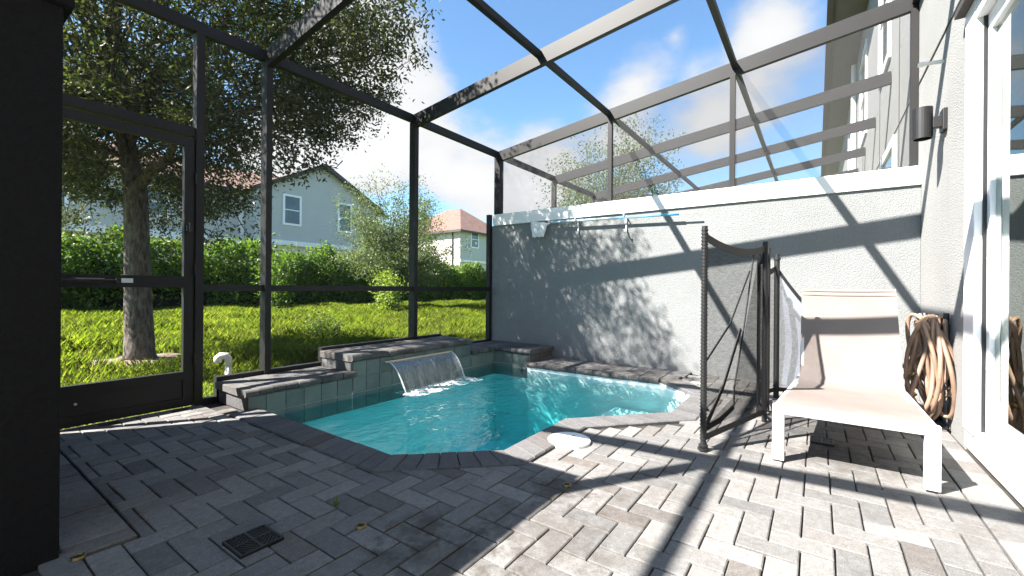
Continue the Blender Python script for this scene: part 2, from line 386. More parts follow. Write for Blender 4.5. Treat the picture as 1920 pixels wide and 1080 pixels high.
def fill_ring(name, outer, inner, z, mat):
    bm = bmesh.new(); es = []
    for loop in ([outer] + inner):
        vs = [bm.verts.new((p[0], p[1], z)) for p in loop]
        es += [bm.edges.new((vs[i], vs[(i+1) % len(vs)])) for i in range(len(vs))]
    bmesh.ops.triangle_fill(bm, edges=es, use_beauty=True, use_dissolve=False)
    for f in bm.faces:
        if f.normal.z < 0: f.normal_flip()
    me = bpy.data.meshes.new(name); bm.to_mesh(me); bm.free(); me.materials.append(MT[mat])
    return link(bpy.data.objects.new(name, me))
# ------------------------------------------------------------------ dimensions
XW, YH, YB = 5.055, -.73, 3.97         # party wall face, house wall face, back screen line
ZG = -.10                               # lawn
YT, XT = 3.44, 4.50                     # tiled faces of the raised ledges
POOL = [(1.555, YT), (1.555, 1.89), (1.97, 1.445), (2.71, 1.445), (3.32, .89), (4.05, .89), (4.45, 1.29), (4.45, 2.90), (XT, 2.90), (XT, YT)]
ZW = -.09
# ------------------------------------------------------------------ ground, deck bed
HOLE = [(-3., -6.), (XW+.2, -6.), (XW+.2, YB+.02), (-3., YB+.02)]
g = struct(fill_ring('lawn', [(-900, -900), (900, -900), (900, 900), (-900, 900)], [HOLE], ZG, 'lawn'))
bed = struct(fill_ring('paver_deck', HOLE, [POOL], -.020, 'sand'))
# ------------------------------------------------------------------ pavers (90 degree herringbone) as parts of the deck
MO = .0993; X0p, Y0p = 1.155, -.058
def inpoly(p, poly):
    c = False; n = len(poly); j = n-1
    for i in range(n):
        a, b = poly[i], poly[j]
        if (a[1] > p[1]) != (b[1] > p[1]) and p[0] < (b[0]-a[0])*(p[1]-a[1])/(b[1]-a[1])+a[0]: c = not c
        j = i
    return c
CW = .20
def offset_chain(pts, d):
    out_ = []
    for i, p in enumerate(pts):
        p = Vector(p); ns = []
        if i > 0: e = (p-Vector(pts[i-1])).normalized(); ns.append(Vector((e.y, -e.x)))
        if i < len(pts)-1: e = (Vector(pts[i+1])-p).normalized(); ns.append(Vector((e.y, -e.x)))
        if len(ns) == 1: out_.append(p+ns[0]*d)
        else: b = (ns[0]+ns[1]).normalized(); out_.append(p+b*(d/b.dot(ns[0])))
    return out_
CHAIN = [(1.555, 3.425), (1.555, 1.89), (1.97, 1.445), (2.71, 1.445), (3.32, .89), (4.05, .89), (4.45, 1.29)]
OUTC = [tuple(p) for p in offset_chain(CHAIN, -CW)]
if OUTC[0][0] > 1.5: OUTC = [tuple(p) for p in offset_chain(CHAIN, CW)]
BLOCK = OUTC + [(XW, 1.1), (XW, YB), (1.36, YB)]
YBRD = Y0p - 5*MO
cells = []
for xi in range(-26, 42):
    for yi in range(-5, 42):
        c = (xi+yi-9) % 4
        x, y = X0p+xi*MO, Y0p+yi*MO
        if c == 0: cells.append((x, y, 2*MO, MO))
        elif c == 2: cells.append((x, y, MO, 2*MO))
        # half pieces where the pattern meets the border along the house
        elif c == 3 and yi == -5: cells.append((x, y, MO, MO))
pav = []
for (x, y, w, d) in cells:
    cx, cy = x+w/2, y+d/2
    if x+w > XW or y+d > YB-.04 or inpoly((cx, cy), BLOCK): continue
    if cx < .30 and cy > 2.12: continue
    if x+w < .33: pass
    elif x < .513 and cy > 2.05:
        if x+w > .55: x, w = .516, x+w-.516
        else: continue
    pav.append((x, y, w, d))
k = 0
while 2.052+k*MO < YB-.1: pav.append((.322, 2.052+k*MO, .191, MO)); k += 1
k = 0
while -2.+k*MO*2 < XW-.1: pav.append((-2.+k*MO*2, YH+.012, MO*2, YBRD-YH-.014)); k += 1
def score(p):
    c = Vector((p[0]+p[2]/2, p[1]+p[3]/2, 0)); x, y, w = proj(c)
    if w < .3 or not (-60 < x < 1980 and y < 1140): return -1
    return p[2]*p[3]/w**3
pav.sort(key=score, reverse=True)
def paver_box(w, d):
    b = MB(); g_ = .0029; z1 = 0.; ch = .004
    b.v = []
    x0, x1, y0, y1 = -w/2+g_, w/2-g_, -d/2+g_, d/2-g_
    b.add([(x0, y0, -.045), (x1, y0, -.045), (x1, y1, -.045), (x0, y1, -.045), (x0, y0, -ch*.8), (x1, y0, -ch*.8), (x1, y1, -ch*.8), (x0, y1, -ch*.8),
           (x0+ch, y0+ch, z1), (x1-ch, y0+ch, z1), (x1-ch, y1-ch, z1), (x0+ch, y1-ch, z1)],
          [(0, 1, 5, 4), (1, 2, 6, 5), (2, 3, 7, 6), (3, 0, 4, 7), (4, 5, 9, 8), (5, 6, 10, 9), (6, 7, 11, 10), (7, 4, 8, 11), (8, 9, 10, 11)])
    return b
PM = {}
rest = MB(); npv = 0
for p in pav:
    key = (round(p[2], 3), round(p[3], 3))
    dz, rx, ry, rz = random.uniform(-.0028, .0012), random.gauss(0, .0055), random.gauss(0, .0055), random.gauss(0, .006)
    M_ = Matrix.Translation((p[0]+p[2]/2, p[1]+p[3]/2, -.004+dz)) @ Matrix.Rotation(rz, 4, 'Z') @ Matrix.Rotation(rx, 4, 'X') @ Matrix.Rotation(ry, 4, 'Y')
    if key not in PM: PM[key] = paver_box(*key)
    b = PM[key]
    if npv < 300 and score(p) > 0:
        if not hasattr(b, 'me'): b.me = b.mesh('paver', MT['paver'])
        o = bpy.data.objects.new('paver', b.me); link(o, bed); o.matrix_local = M_; npv += 1
    else: rest.add([M_ @ Vector(v) for v in b.v], b.f)
ro = rest.build('paver_field', 'paver', bed); stuff(ro)
# ------------------------------------------------------------------ pool: basin, coping, steps
pool = thing('swimming_pool', (2.9, 2.1, 0), 'small turquoise plunge pool set in the grey paver deck', 'pool')
ZB = -1.02
b = MB(); n = len(POOL)
b.add([(p[0], p[1], ZB) for p in POOL], [tuple(range(n))]); b.build('basin_floor', 'plaster', pool)
b = MB()
for i in range(n):
    a, c = POOL[i], POOL[(i+1) % n]
    b.quad((a[0], a[1], ZB), (a[0], a[1], -.03), (c[0], c[1], -.03), (c[0], c[1], ZB))
b.build('basin_wall', 'plaster', pool)
def upts(l, z): return [tuple(onz(x, y, z)[:2]) for x, y in l]
sh = [(2.95, 1.245), (3.32, .90), (4.04, .90), (4.44, 1.30), (4.44, 1.75), (3.72, 1.78), (3.50, 1.50), (3.22, 1.50)]
MB().prism(sh, ZB, -.34, .02).build('step', 'plaster', pool)
sh2 = [(2.80, 1.46), (2.96, 1.235), (3.24, 1.52), (3.48, 1.54), (3.70, 1.82), (4.43, 1.79), (4.43, 2.1), (3.5, 2.12), (3.2, 1.85), (2.98, 1.80)]
MB().prism(sh2, ZB, -.62, .02).build('step', 'plaster', pool)
def coping_row(chain, width, parent, name='coping_stone', pitch=.103, z1=.006, side=1):
    oc = offset_chain(chain, width*side)
    for i in range(len(chain)-1):
        a, c = Vector(chain[i]), Vector(chain[i+1]); A, C = oc[i], oc[i+1]
        m = max(1, round(((a-c).length+(A-C).length)/2/pitch)); gap = .003
        for j in range(m):
            t0, t1 = j/m, (j+1)/m; L = (a-c).length
            e = (c-a)/L*gap*.5
            q = [a.lerp(c, t0)+e, a.lerp(c, t1)-e, A.lerp(C, t1)-e, A.lerp(C, t0)+e]
            ar = sum(q[k].x*q[(k+1) % 4].y-q[(k+1) % 4].x*q[k].y for k in range(4))
            if ar < 0: q = q[::-1]
            dz = random.uniform(-.002, .0015)
            MB().prism([tuple(v) for v in q], -.05, z1+dz, .007).build(name, 'coping', parent)
SIDE = 1 if offset_chain(CHAIN, CW)[0][0] < 1.5 else -1
coping_row(CHAIN, CW, pool, side=SIDE)
def bullnose(parent, name, axis, a0, a1, front, back, z0, z1, sgn, mat='ledge'):
    """stone with a rounded front edge; 'axis' is the direction of its width, sgn the way the nose points"""
    r = (z1-z0)/2; zc = (z0+z1)/2; dz = random.uniform(-.003, .003); fo = random.uniform(-.006, .004)
    prof = [(back, z0), (back, z1)] + [(front-sgn*r+sgn*(r*math.sin(t)+fo), zc+r*math.cos(t)) for t in np.linspace(0, math.pi, 7)]
    n_ = len(prof); g_ = .0025; vs = []
    for w in (a0+g_, a1-g_): vs += [((w, f_, z+dz) if axis == 'x' else (f_, w, z+dz)) for f_, z in prof]
    fs = [tuple(range(n_)), tuple(range(2*n_-1, n_-1, -1))] + [(i, n_+i, n_+(i+1) % n_, (i+1) % n_) for i in range(n_)]
    o = MB().add(vs, fs).build(name, mat, parent, False)
    bm = bmesh.new(); bm.from_mesh(o.data); bmesh.ops.recalc_face_normals(bm, faces=bm.faces); bm.to_mesh(o.data); bm.free(); return o
y = 1.30
while y < 2.88:
    y2 = min(y+.104, 2.90); bullnose(pool, 'coping_stone', 'y', y, y2, 4.42, 4.74, -.052, .010, -1); y = y2
y = 1.12
while y < 2.88:
    y2 = min(y+.2, 2.90)
    MB().prism([(4.742, y+.002), (XW-.005, y+.002), (XW-.005, y2-.002), (4.742, y2-.002)], -.05, .006, .006).build('coping_stone', 'coping', pool); y = y2
MB().prism([(4.46, 1.30), (4.60, 1.155), (4.74, 1.15), (4.74, 1.298)], -.05, .008, .006).build('coping_stone', 'coping', pool)
wt = MB(); P = [(p[0], p[1]) for p in POOL]; n = len(P)
cx_, cy_ = 3.1, 2.2
Pw = [(p[0]+(.004 if p[0] > cx_ else -.004), p[1]+(.004 if p[1] > cy_ else -.004)) for p in P]
wt.add([(p[0], p[1], ZB-.004) for p in Pw]+[(p[0], p[1], ZW) for p in Pw], [tuple(range(n)), tuple(range(2*n-1, n-1, -1))]+[(i, n+i, n+(i+1) % n, (i+1) % n) for i in range(n)])
w = wt.build('water', 'water'); struct(w)
bm = bmesh.new(); bm.from_mesh(w.data); bmesh.ops.recalc_face_normals(bm, faces=bm.faces); bm.to_mesh(w.data); bm.free()
# ------------------------------------------------------------------ raised ledges
def ledge(label, name='stone_ledge'):
    return thing(name, (3.2, 3.6, 0), label, 'ledge')
def tiles(parent, axis, plane, a0, a1, z0, z1, sgn, first, rows):
    P_ = .150; x = first
    while x < a1-.01:
        xa, xb = max(x, a0), min(x+P_, a1)
        for (ra, rb) in rows:
            za, zb = max(ra, z0), min(rb, z1)
            if xb-xa < .015 or zb-za < .015: continue
            q = MB()
            if axis == 'x': q.box((xa+.0025, plane, za+.0025), (xb-.0025, plane+sgn*.008, zb-.0025))
            else: q.box((plane, xa+.0025, za+.0025), (plane+sgn*.008, xb-.0025, zb-.0025))
            q.build('tile', 'tile', parent)
        x += P_
ROWS = [(-.20, -.05), (-.05, .10), (.10, .25)]
def core(parent, a, b): MB().box(a, b).build('wall_core', 'grout', parent)
L1 = ledge('low tiled ledge with bullnose cap beside the white pipe')
core(L1, (1.49, YT+.003, -.3), (2.368, YB-.04, .096))
tiles(L1, 'x', YT, 1.485, 2.368, -.22, .096, -1, 1.464, ROWS)
x = 1.455
xs = []
while x < 2.36: xs.append(x); x += .1
for i, x in enumerate(xs): bullnose(L1, 'cap_stone', 'x', x, min(x+.1, 2.40), YT-.04, YT+.26, .098, .153, -1)
x = 1.455
while x < 2.34: MB().prism([(x+.002, YT+.262), (min(x+.2, 2.37)-.002, YT+.262), (min(x+.2, 2.37)-.002, YB-.035), (x+.002, YB-.035)], .098, .150, .006).build('cap_stone', 'ledge', L1); x += .2
MB().box((1.478, YT+.004, -.01), (1.489, YB-.05, .094)).build('end_face', 'coping', L1)
L2 = ledge('higher tiled ledge that the water sheet falls from')
XE = 3.99
core(L2, (2.372, YT+.003, -.3), (XE, YB-.04, .236))
tiles(L2, 'x', YT, 2.372, XE, -.22, .236, -1, 2.362, ROWS)
x = 2.345
while x < XE-.02: bullnose(L2, 'cap_stone', 'x', x, min(x+.103, XE+.03), YT-.04, YT+.26, .238, .303, -1); x += .103
x = 2.345
while x < XE-.03: MB().prism([(x+.002, YT+.262), (min(x+.2, XE+.03)-.002, YT+.262), (min(x+.2, XE+.03)-.002, YB-.035), (x+.002, YB-.035)], .238, .299, .006).build('cap_stone', 'ledge', L2); x += .2
for i in range(5): MB().box((2.358, YT+.005+i*.095, .155), (2.371, YT+.097+i*.095, .234)).build('end_brick', 'coping', L2)
MB().box((2.72, YT-.03, .183), (3.65, YT-.002, .196)).build('spill_lip', simple('spillway_lip', (.62, .58, .47), .4), L2)
L3 = ledge('low corner ledge wrapping against the grey privacy wall')
core(L3, (XE+.002, YT+.003, -.3), (XW-.002, YB-.04, .096)); core(L3, (XT+.003, 2.905, -.3), (XW-.004, YT+.002, .096))
tiles(L3, 'x', YT, XE, XT-.002, -.22, .096, -1, 3.862, ROWS)
tiles(L3, 'y', XT, 2.905, YT-.01, -.22, .096, -1, 2.86, ROWS)
x = XE+.035
while x < XT-.08: bullnose(L3, 'cap_stone', 'x', x, min(x+.1, XT-.042), YT-.04, YT+.26, .098, .153, -1); x += .1
y = 2.87
while y < YB-.1: bullnose(L3, 'cap_stone', 'y', y, min(y+.1, YB-.05), XT-.04, XT+.26, .098, .155, -1); y += .1
y = 2.87
while y < YB-.1: MB().prism([(XT+.262, y+.002), (XW-.006, y+.002), (XW-.006, min(y+.2, YB-.05)-.002), (XT+.262, min(y+.2, YB-.05)-.002)], .098, .151, .006).build('cap_stone', 'ledge', L3); y += .2
for i in range(5): MB().box((XT+.01+i*.105, 2.893, .014), (XT+.11+i*.105, 2.906, .094)).build('end_brick', 'coping', L3)
# ------------------------------------------------------------------ falling water
b = MB(); NX, NS = 40, 14; vs = []
for j in range(NS+1):
    t = j/NS; z = .186-(.186-ZW+.004)*t**1.6; yo = .24*t**.8
    for i in range(NX+1):
        u = i/NX; pinch = 1-.05*t
        x = 3.185+(u-.5)*.90*pinch
        vs.append((x, YT-.028-yo+.006*math.sin(u*37+t*3)*t, z))
fs = [(j*(NX+1)+i, j*(NX+1)+i+1, (j+1)*(NX+1)+i+1, (j+1)*(NX+1)+i) for j in range(NS) for i in range(NX)]
b.add(vs, fs); o = b.build('waterfall', 'fall', None, True); tag(o, 'thin clear sheet of water pouring from the ledge into the pool', 'waterfall')
fo = MB(); 
for s_ in (2.745, 3.625): fo.tube([(s_+(3.185-s_)*.05*t, YT-.03-.24*t**.8, .186-(.186-ZW)*t**1.6) for t in np.linspace(0, 1, 12)], .006, 6)
fo.build('sheet_edge', foam_mat('sheet_edge', .2, .5, .8, 30.), o, True)
bmf = MB(); vs = []; NXf, NYf = 60, 14
for j in range(NYf+1):
    for i in range(NXf+1):
        u, v = i/NXf, j/NYf; e = 4*v*(1-v)*min(1, 8*u*(1-u))
        vs.append((2.72+.98*u+.05*random.uniform(-1, 1)*.3, YT-.16-.30*v, ZW+.004+e*.022*random.uniform(.2, 1)))
bmf.add(vs, [(j*(NXf+1)+i, j*(NXf+1)+i+1, (j+1)*(NXf+1)+i+1, (j+1)*(NXf+1)+i) for j in range(NYf) for i in range(NXf)])
bmf.build('splash_foam', 'foam', o, True)
# ------------------------------------------------------------------ privacy walls
pw = thing('privacy_wall', (XW+.12, 1.6, 0), 'grey stucco privacy wall with white cap beside the pool', 'wall')
b = MB(); b.box((XW, YH+.002, -.3), (XW+.24, YB+.03, 1.835)); b.build('wall_panel', 'stucco', pw)
b = MB(); b.box((XW-.022, YH+.002, 1.836), (XW+.262, YB-.06, 2.0)); b.build('cap', 'white', pw, bevel=.004)
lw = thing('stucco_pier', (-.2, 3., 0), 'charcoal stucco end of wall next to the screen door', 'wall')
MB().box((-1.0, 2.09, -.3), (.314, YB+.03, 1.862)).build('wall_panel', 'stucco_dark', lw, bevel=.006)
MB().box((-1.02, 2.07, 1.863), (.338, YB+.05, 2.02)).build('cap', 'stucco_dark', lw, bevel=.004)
# ------------------------------------------------------------------ screen enclosure
def zr(Y): return 2.98+.13*(YB-Y)        # top of the sloped roof
en = thing('screen_enclosure', (2.7, YB, 0), 'dark bronze aluminium screen enclosure over the pool deck', 'screen enclosure')
def part(b, name, mat='bronze', parent=None, bevel=.0): return b.build(name, mat, parent or en, bevel=bevel)
def bbox(name, a, b_, parent=None, mat='bronze'): return MB().box(a, b_).build(name, mat, parent or en)
PO = [1.855, 3.555]
bbox('post', (1.315, YB-.04, -.02), (1.37, YB+.04, 2.9))
bbox('post', (1.83, YB-.05, .15), (1.88, YB+.05, 2.9))
bbox('post', (3.53, YB-.05, .29), (3.585, YB+.05, 2.9))
bbox('post', (5.19, YB-.06, 2.002), (5.29, YB+.04, 2.9))
bbox('wall_jamb', (4.995, YB-.035, .14), (5.053, YB+.03, 2.0))
def post_cap(x0, x1): pass
def span_x(name, x0, x1, y, z, w, h, parent=None): return bbox(name, (x0, y-w/2, z-h/2), (x1, y+w/2, z+h/2), parent)
XR = [(-.98, 5.24)]
span_x('eave_beam', -3.4, 5.265, YB, 2.94, .052, .09)
BE = [-3.36, -1.65, .06, 1.855, 3.555, 5.24]
for X in BE:
    part(MB().bar((X, YB+.02, zr(YB)-.072), (X, YH, zr(YH)-.072), .052, .15), 'roof_beam')
PU = [2.19, .74]
for Y in PU:
    xs = BE
    for i in range(len(xs)-1):
        z = zr(Y)-.05; bbox('purlin', (xs[i]+.028, Y-.025, z-.028), (xs[i+1]-.028, Y+.025, z+.03))
bbox('wall_ledger', (-3.38, YH+.001, zr(YH)-.11), (5.2, YH+.05, zr(YH)-.02))
# rails between posts
bbox('chair_rail', (1.372, YB-.028, .876), (1.828, YB+.028, .931))
bbox('chair_rail', (1.882, YB-.028, .876), (3.528, YB+.028, .931))
bbox('chair_rail', (3.587, YB-.028, .876), (4.993, YB+.028, .931))
bbox('transom_rail', (.316, YB-.028, 2.075), (1.313, YB+.028, 2.145))
# bottom rails and kick plates that step over the ledges
bbox('kick_plate', (1.372, YB-.03, -.03), (1.466, YB+.03, .03)); bbox('kick_plate', (1.468, YB-.032, -.03), (1.828, YB+.03, .185))
bbox('kick_plate', (1.882, YB-.032, .12), (2.366, YB+.03, .185)); bbox('kick_plate', (2.368, YB-.032, .12), (3.528, YB+.03, .325))
bbox('kick_plate', (3.587, YB-.032, .25), (4.0, YB+.03, .325)); bbox('kick_plate', (4.002, YB-.032, .12), (4.993, YB+.03, .165))
# panel uprights on the privacy wall
DV = [2.165, .76]
for Y in DV: bbox('upright', (5.20, Y-.026, 2.001), (5.25, Y+.026, zr(Y)-.15))
bbox('upright', (5.19, YH+.003, 2.001), (5.25, YH+.055, zr(YH)-.15))
bbox('base_rail', (5.19, YH+.057, 2.001), (5.25, YB-.07, 2.03))
# screens
def sheet(name, pts, mat='screen', parent=None): return MB().add(pts, [tuple(range(len(pts)))]).build(name, mat, parent or en)
def vpan(x0, x1, z0, z1, y=YB, parent=None): sheet('screen_panel', [(x0, y, z0), (x1, y, z0), (x1, y, z1), (x0, y, z1)], parent=parent)
vpan(.316, 1.315, 2.145, 2.9); vpan(1.37, 1.83, .931, 2.9); vpan(1.37, 1.83, .18, .876); vpan(1.88, 3.53, .931, 2.9); vpan(1.88, 3.53, .18, .876)
vpan(3.585, 5.0, .931, 2.9); vpan(3.585, 5.0, .16, .876); vpan(5.0, 5.19, 2.0, 2.9)
YS = [YB]+PU+[YH+.03]
for i in range(len(BE)-1):
    for j in range(3):
        a, c = BE[i]+.026, BE[i+1]-.026; y0, y1 = YS[j], YS[j+1]
        sheet('screen_panel', [(a, y0, zr(y0)-.03), (c, y0, zr(y0)-.03), (c, y1, zr(y1)-.03), (a, y1, zr(y1)-.03)])
YD = [YB-.06]+DV+[YH+.05]
for j in range(3):
    y0, y1 = YD[j], YD[j+1]
    sheet('screen_panel', [(5.225, y0, 2.02), (5.225, y1, 2.02), (5.225, y1, zr(y1)-.14), (5.225, y0, zr(y0)-.14)], 'screen_dense')
bbox('pier_post', (.035, 2.12, 2.021), (.085, 2.21, zr(2.16)-.14))
# screen door
dr = MB().box((.47, YB-.024, -.005), (.53, YB+.02, 2.06)).box((1.245, YB-.024, -.005), (1.308, YB+.02, 2.06)).box((.53, YB-.024, 1.99), (1.245, YB+.02, 2.06)).box((.53, YB-.024, .905), (1.245, YB+.02, .99)).box((.53, YB-.024, -.005), (1.245, YB+.02, .06)).box((.53, YB-.024, .20), (1.245, YB+.02, .262)).build('screen_door', 'bronze', en)
MB().box((.53, YB-.012, .06), (1.245, YB+.012, .20)).build('kick_panel', 'bronze', dr)
MB().quad((.53, YB, .262), (1.245, YB, .262), (1.245, YB, .905), (.53, YB, .905)).build('screen', 'screen', dr)
MB().quad((.53, YB, .99), (1.245, YB, .99), (1.245, YB, 1.99), (.53, YB, 1.99)).build('screen', 'screen', dr)
MB().tube([(.44, YB-.055, .952), (.79, YB-.055, .952)], .014, 10).tube([(.79, YB-.055, .952), (.86, YB-.055, .952)], .006, 8).box((.85, YB-.06, .935), (.875, YB-.024, .97)).build('door_closer', 'black_metal', dr)
MB().box((.875, YB-.028, .937), (.945, YB-.0245, .968)).build('closer_label', 'white', dr)
MB().box((1.255, YB-.05, 1.34), (1.29, YB-.024, 1.38)).tube([(1.27, YB-.06, 1.33), (1.27, YB-.06, 1.40)], .006).build('latch', 'black_metal', dr)
for zz_ in (.35, 1.05, 1.75): MB().tube([(1.312, YB-.045, zz_-.04), (1.312, YB-.045, zz_+.04)], .006).build('hinge', 'black_metal', dr)
MB().tube([(.66, YB-.015, .14), (.66, YB-.03, .14)], .008).build('screw', 'chair_white', dr)
# neighbour's enclosure beyond the privacy wall
ne = thing('screen_enclosure', (8.6, YB, 0), 'neighbouring screen enclosure seen beyond the white wall cap', 'screen enclosure')
NB = [6.945, 8.645, 10.345, 12.045, 13.745]
span_x('eave_beam', 5.268, 13.77, YB, 2.94, .052, .09, ne)
for X in NB:
    part(MB().bar((X, YB+.02, zr(YB)-.072), (X, YH, zr(YH)-.072), .052, .15), 'roof_beam', parent=ne)
    bbox('post', (X-.03, YB-.04, -.1), (X+.03, YB+.04, 2.89), ne)
for Y in PU:
    xs = [5.268]+NB
    for i in range(len(xs)-1):
        z = zr(Y)-.05; bbox('purlin', (xs[i]+.028, Y-.025, z-.028), (xs[i+1]-.028, Y+.025, z+.03), ne)
xs = [5.24]+NB
for i in range(len(xs)-1):
    a, c = xs[i]+.026, xs[i+1]-.026
    sheet('screen_panel', [(a, YB, zr(YB)-.03), (c, YB, zr(YB)-.03), (c, YH, zr(YH)-.03), (a, YH, zr(YH)-.03)], 'screen_dense', parent=ne)
    vpan(xs[i]+.03, xs[i+1]-.03, 0, 2.9, YB, ne)
# ------------------------------------------------------------------ the townhouse
th = thing('townhouse', (3., YH-3, 0), 'pale grey stucco townhouse wall with white sliding door', 'house')
D0, D1, DZ0, DZ1 = .2, 3.665, .11, 2.55
ZT = 6.35
b = MB().box((-12., YH-.25, -.3), (D0, YH, ZT)).box((D1, YH-.25, -.3), (34., YH, ZT)).box((D0, YH-.25, DZ1), (D1, YH, ZT)).box((D0, YH-.25, -.3), (D1, YH-.055, 0.0))
b.build('wall', 'stucco_house', th)
MB().box((D0, YH-.19, 0.0), (D1+.01, YH+.004, DZ0)).build('door_sill', simple('concrete_sill', (.40, .39, .37), .9, .2, 7., 90., .5, .004), th, bevel=.004)
MB().box((5.30, YH+.001, 2.745), (34., YH+.006, 2.758)).box((3.0, YH+.001, 2.745), (5.185, YH+.006, 2.758)).build('control_joint', 'joint', th)
for X in (6.3, 8.1, 10.9): MB().box((X, YH+.001, .0), (X+.014, YH+.006, 5.9)).build('control_joint', 'joint', th)
MB().box((-3, YH, 6.2), (34., YH+.45, 6.26)).build('soffit', 'soffit', th)
MB().box((-3, YH+.45, 6.16), (34., YH+.48, 6.36)).build('fascia', 'fascia', th)
MB().box((-3, YH+.482, 6.24), (34., YH+.60, 6.36)).build('gutter', 'fascia', th)
MB().add([(-3, YH+.6, 6.37), (34, YH+.6, 6.37), (34, YH-5, 9.2), (-3, YH-5, 9.2)], [(0, 1, 2, 3)]).add([(-3, YH+.6, 6.365), (34, YH+.6, 6.365), (34, YH-5, 6.365), (-3, YH-5, 6.365)], [(0, 3, 2, 1)]).build('roof', 'shingle', th)
for (xa, xb, za, zb) in ((7.1, 8.0, 3.9, 5.4), (10.2, 11.4, 3.9, 5.4), (14.2, 15.4, 3.9, 5.4), (6.6, 7.6, 1.95, 2.6)):
    wv = MB()
    for (p, q) in (((xa-.1, YH+.001, za-.1), (xb+.1, YH+.03, za)), ((xa-.1, YH+.001, zb), (xb+.1, YH+.03, zb+.1)), ((xa-.1, YH+.001, za), (xa, YH+.03, zb)), ((xb, YH+.001, za), (xb+.1, YH+.03, zb)), ((xa, YH+.002, (za+zb)/2-.02), (xb, YH+.02, (za+zb)/2+.02))): wv.box(p, q)
    wo = wv.build('window', 'frame_white', th); MB().box((xa, YH+.001, za), (xb, YH+.008, zb)).build('pane', 'far_glass', wo)
for X in (12.6,): MB().tube([(X, YH+.06, 6.1), (X, YH+.06, .1)], .05, 8).build('downspout', 'white', th)
# sliding door
sd = MB().box((3.47, YH-.10, DZ0+.002), (D1+.004, YH+.012, DZ1+.02)).box((D0, YH-.10, DZ1-.10), (3.468, YH+.010, DZ1+.02)).box((D0, YH-.10, DZ0+.002), (3.468, YH+.006, DZ0+.03)).build('sliding_door', 'frame_white', th, bevel=.003)
MB().box((3.40, YH-.085, DZ0+.032), (3.455, YH-.035, DZ1-.105)).box((1.95, YH-.085, DZ0+.032), (2.0, YH-.035, DZ1-.105)).box((2.0, YH-.085, DZ0+.032), (3.40, YH-.030, DZ0+.13)).box((2.0, YH-.085, DZ1-.20), (3.40, YH-.035, DZ1-.105)).build('sash', 'frame_white', sd, bevel=.003)
MB().box((3.456, YH-.09, DZ0+.03), (3.4685, YH-.02, DZ1-.10)).build('gasket', 'black_metal', sd)
MB().box((2.0, YH-.062, DZ0+.13), (3.40, YH-.056, DZ1-.20)).build('glass', 'glass', sd)
MB().box((D0+.04, YH-.095, DZ0+.03), (1.949, YH-.09, DZ1-.1)).build('glass', 'glass', sd)
for zz_ in (.5, 1.1, 1.7, 2.2):
    MB().tube([(3.43, YH-.036, zz_), (3.43, YH-.031, zz_)], .006, 8).build('screw', 'pvc', sd); MB().tube([(3.58, YH+.011, zz_), (3.58, YH+.015, zz_)], .006, 8).build('screw', 'pvc', sd)
MB().box((1.3, YH-.11, DZ1+.022), (D1+.03, YH+.055, DZ1+.06)).build('drip_cap', 'fascia', sd)
b = MB(); x0, x1, y0, y1 = -.5, 4.2, YH-4.2, YH-.251
b.quad((x0, y0, .02), (x0, y0, 2.7), (x1, y0, 2.7), (x1, y0, .02)); b.quad((x0, y0, .02), (x0, y1, .02), (x0, y1, 2.7), (x0, y0, 2.7)); b.quad((x1, y1, .02), (x1, y0, .02), (x1, y0, 2.7), (x1, y1, 2.7)); b.quad((x0, y0, 2.7), (x0, y1, 2.7), (x1, y1, 2.7), (x1, y0, 2.7))
b.build('room_wall', 'interior', th)
MB().quad((x0, y0, .03), (x1, y0, .03), (x1, y1, .03), (x0, y1, .03)).build('room_floor', 'interior_floor', th)
# wall lamp
lm = thing('wall_lamp', (4.2, YH, 2.1), 'black cylinder wall lamp fixed beside the sliding door', 'lamp')
b = MB(); n = 24; cx, cy = 4.2, -.61
prof = [(.050, 2.005), (.055, 2.005), (.055, 2.222), (.050, 2.222), (.050, 2.012)]
vs = [(cx+r*math.cos(2*math.pi*i/n), cy+r*math.sin(2*math.pi*i/n), z) for r, z in prof for i in range(n)]
fs = [(j*n+i, j*n+(i+1) % n, (j+1)*n+(i+1) % n, (j+1)*n+i) for j in range(4) for i in range(n)]+[tuple(3*n+i for i in range(n))]
b.add(vs, fs).build('shade', 'black_metal', lm, False)
MB().box((4.175, -.71, 2.07), (4.225, -.66, 2.15)).build('arm', 'black_metal', lm, bevel=.003)
MB().box((4.145, YH+.001, 2.04), (4.255, -.705, 2.19)).build('wall_plate', 'black_metal', lm, bevel=.004)
pg = MB().tube([(4.28, YH-.02, 2.56), (4.28, YH+.10, 2.57)], .013, 10).tube([(4.28, YH+.10, 2.57), (4.28, YH+.135, 2.57)], .016, 10).build('wall_pipe', 'pvc'); tag(pg, 'short white pipe stub sticking out above the wall lamp', 'pipe')
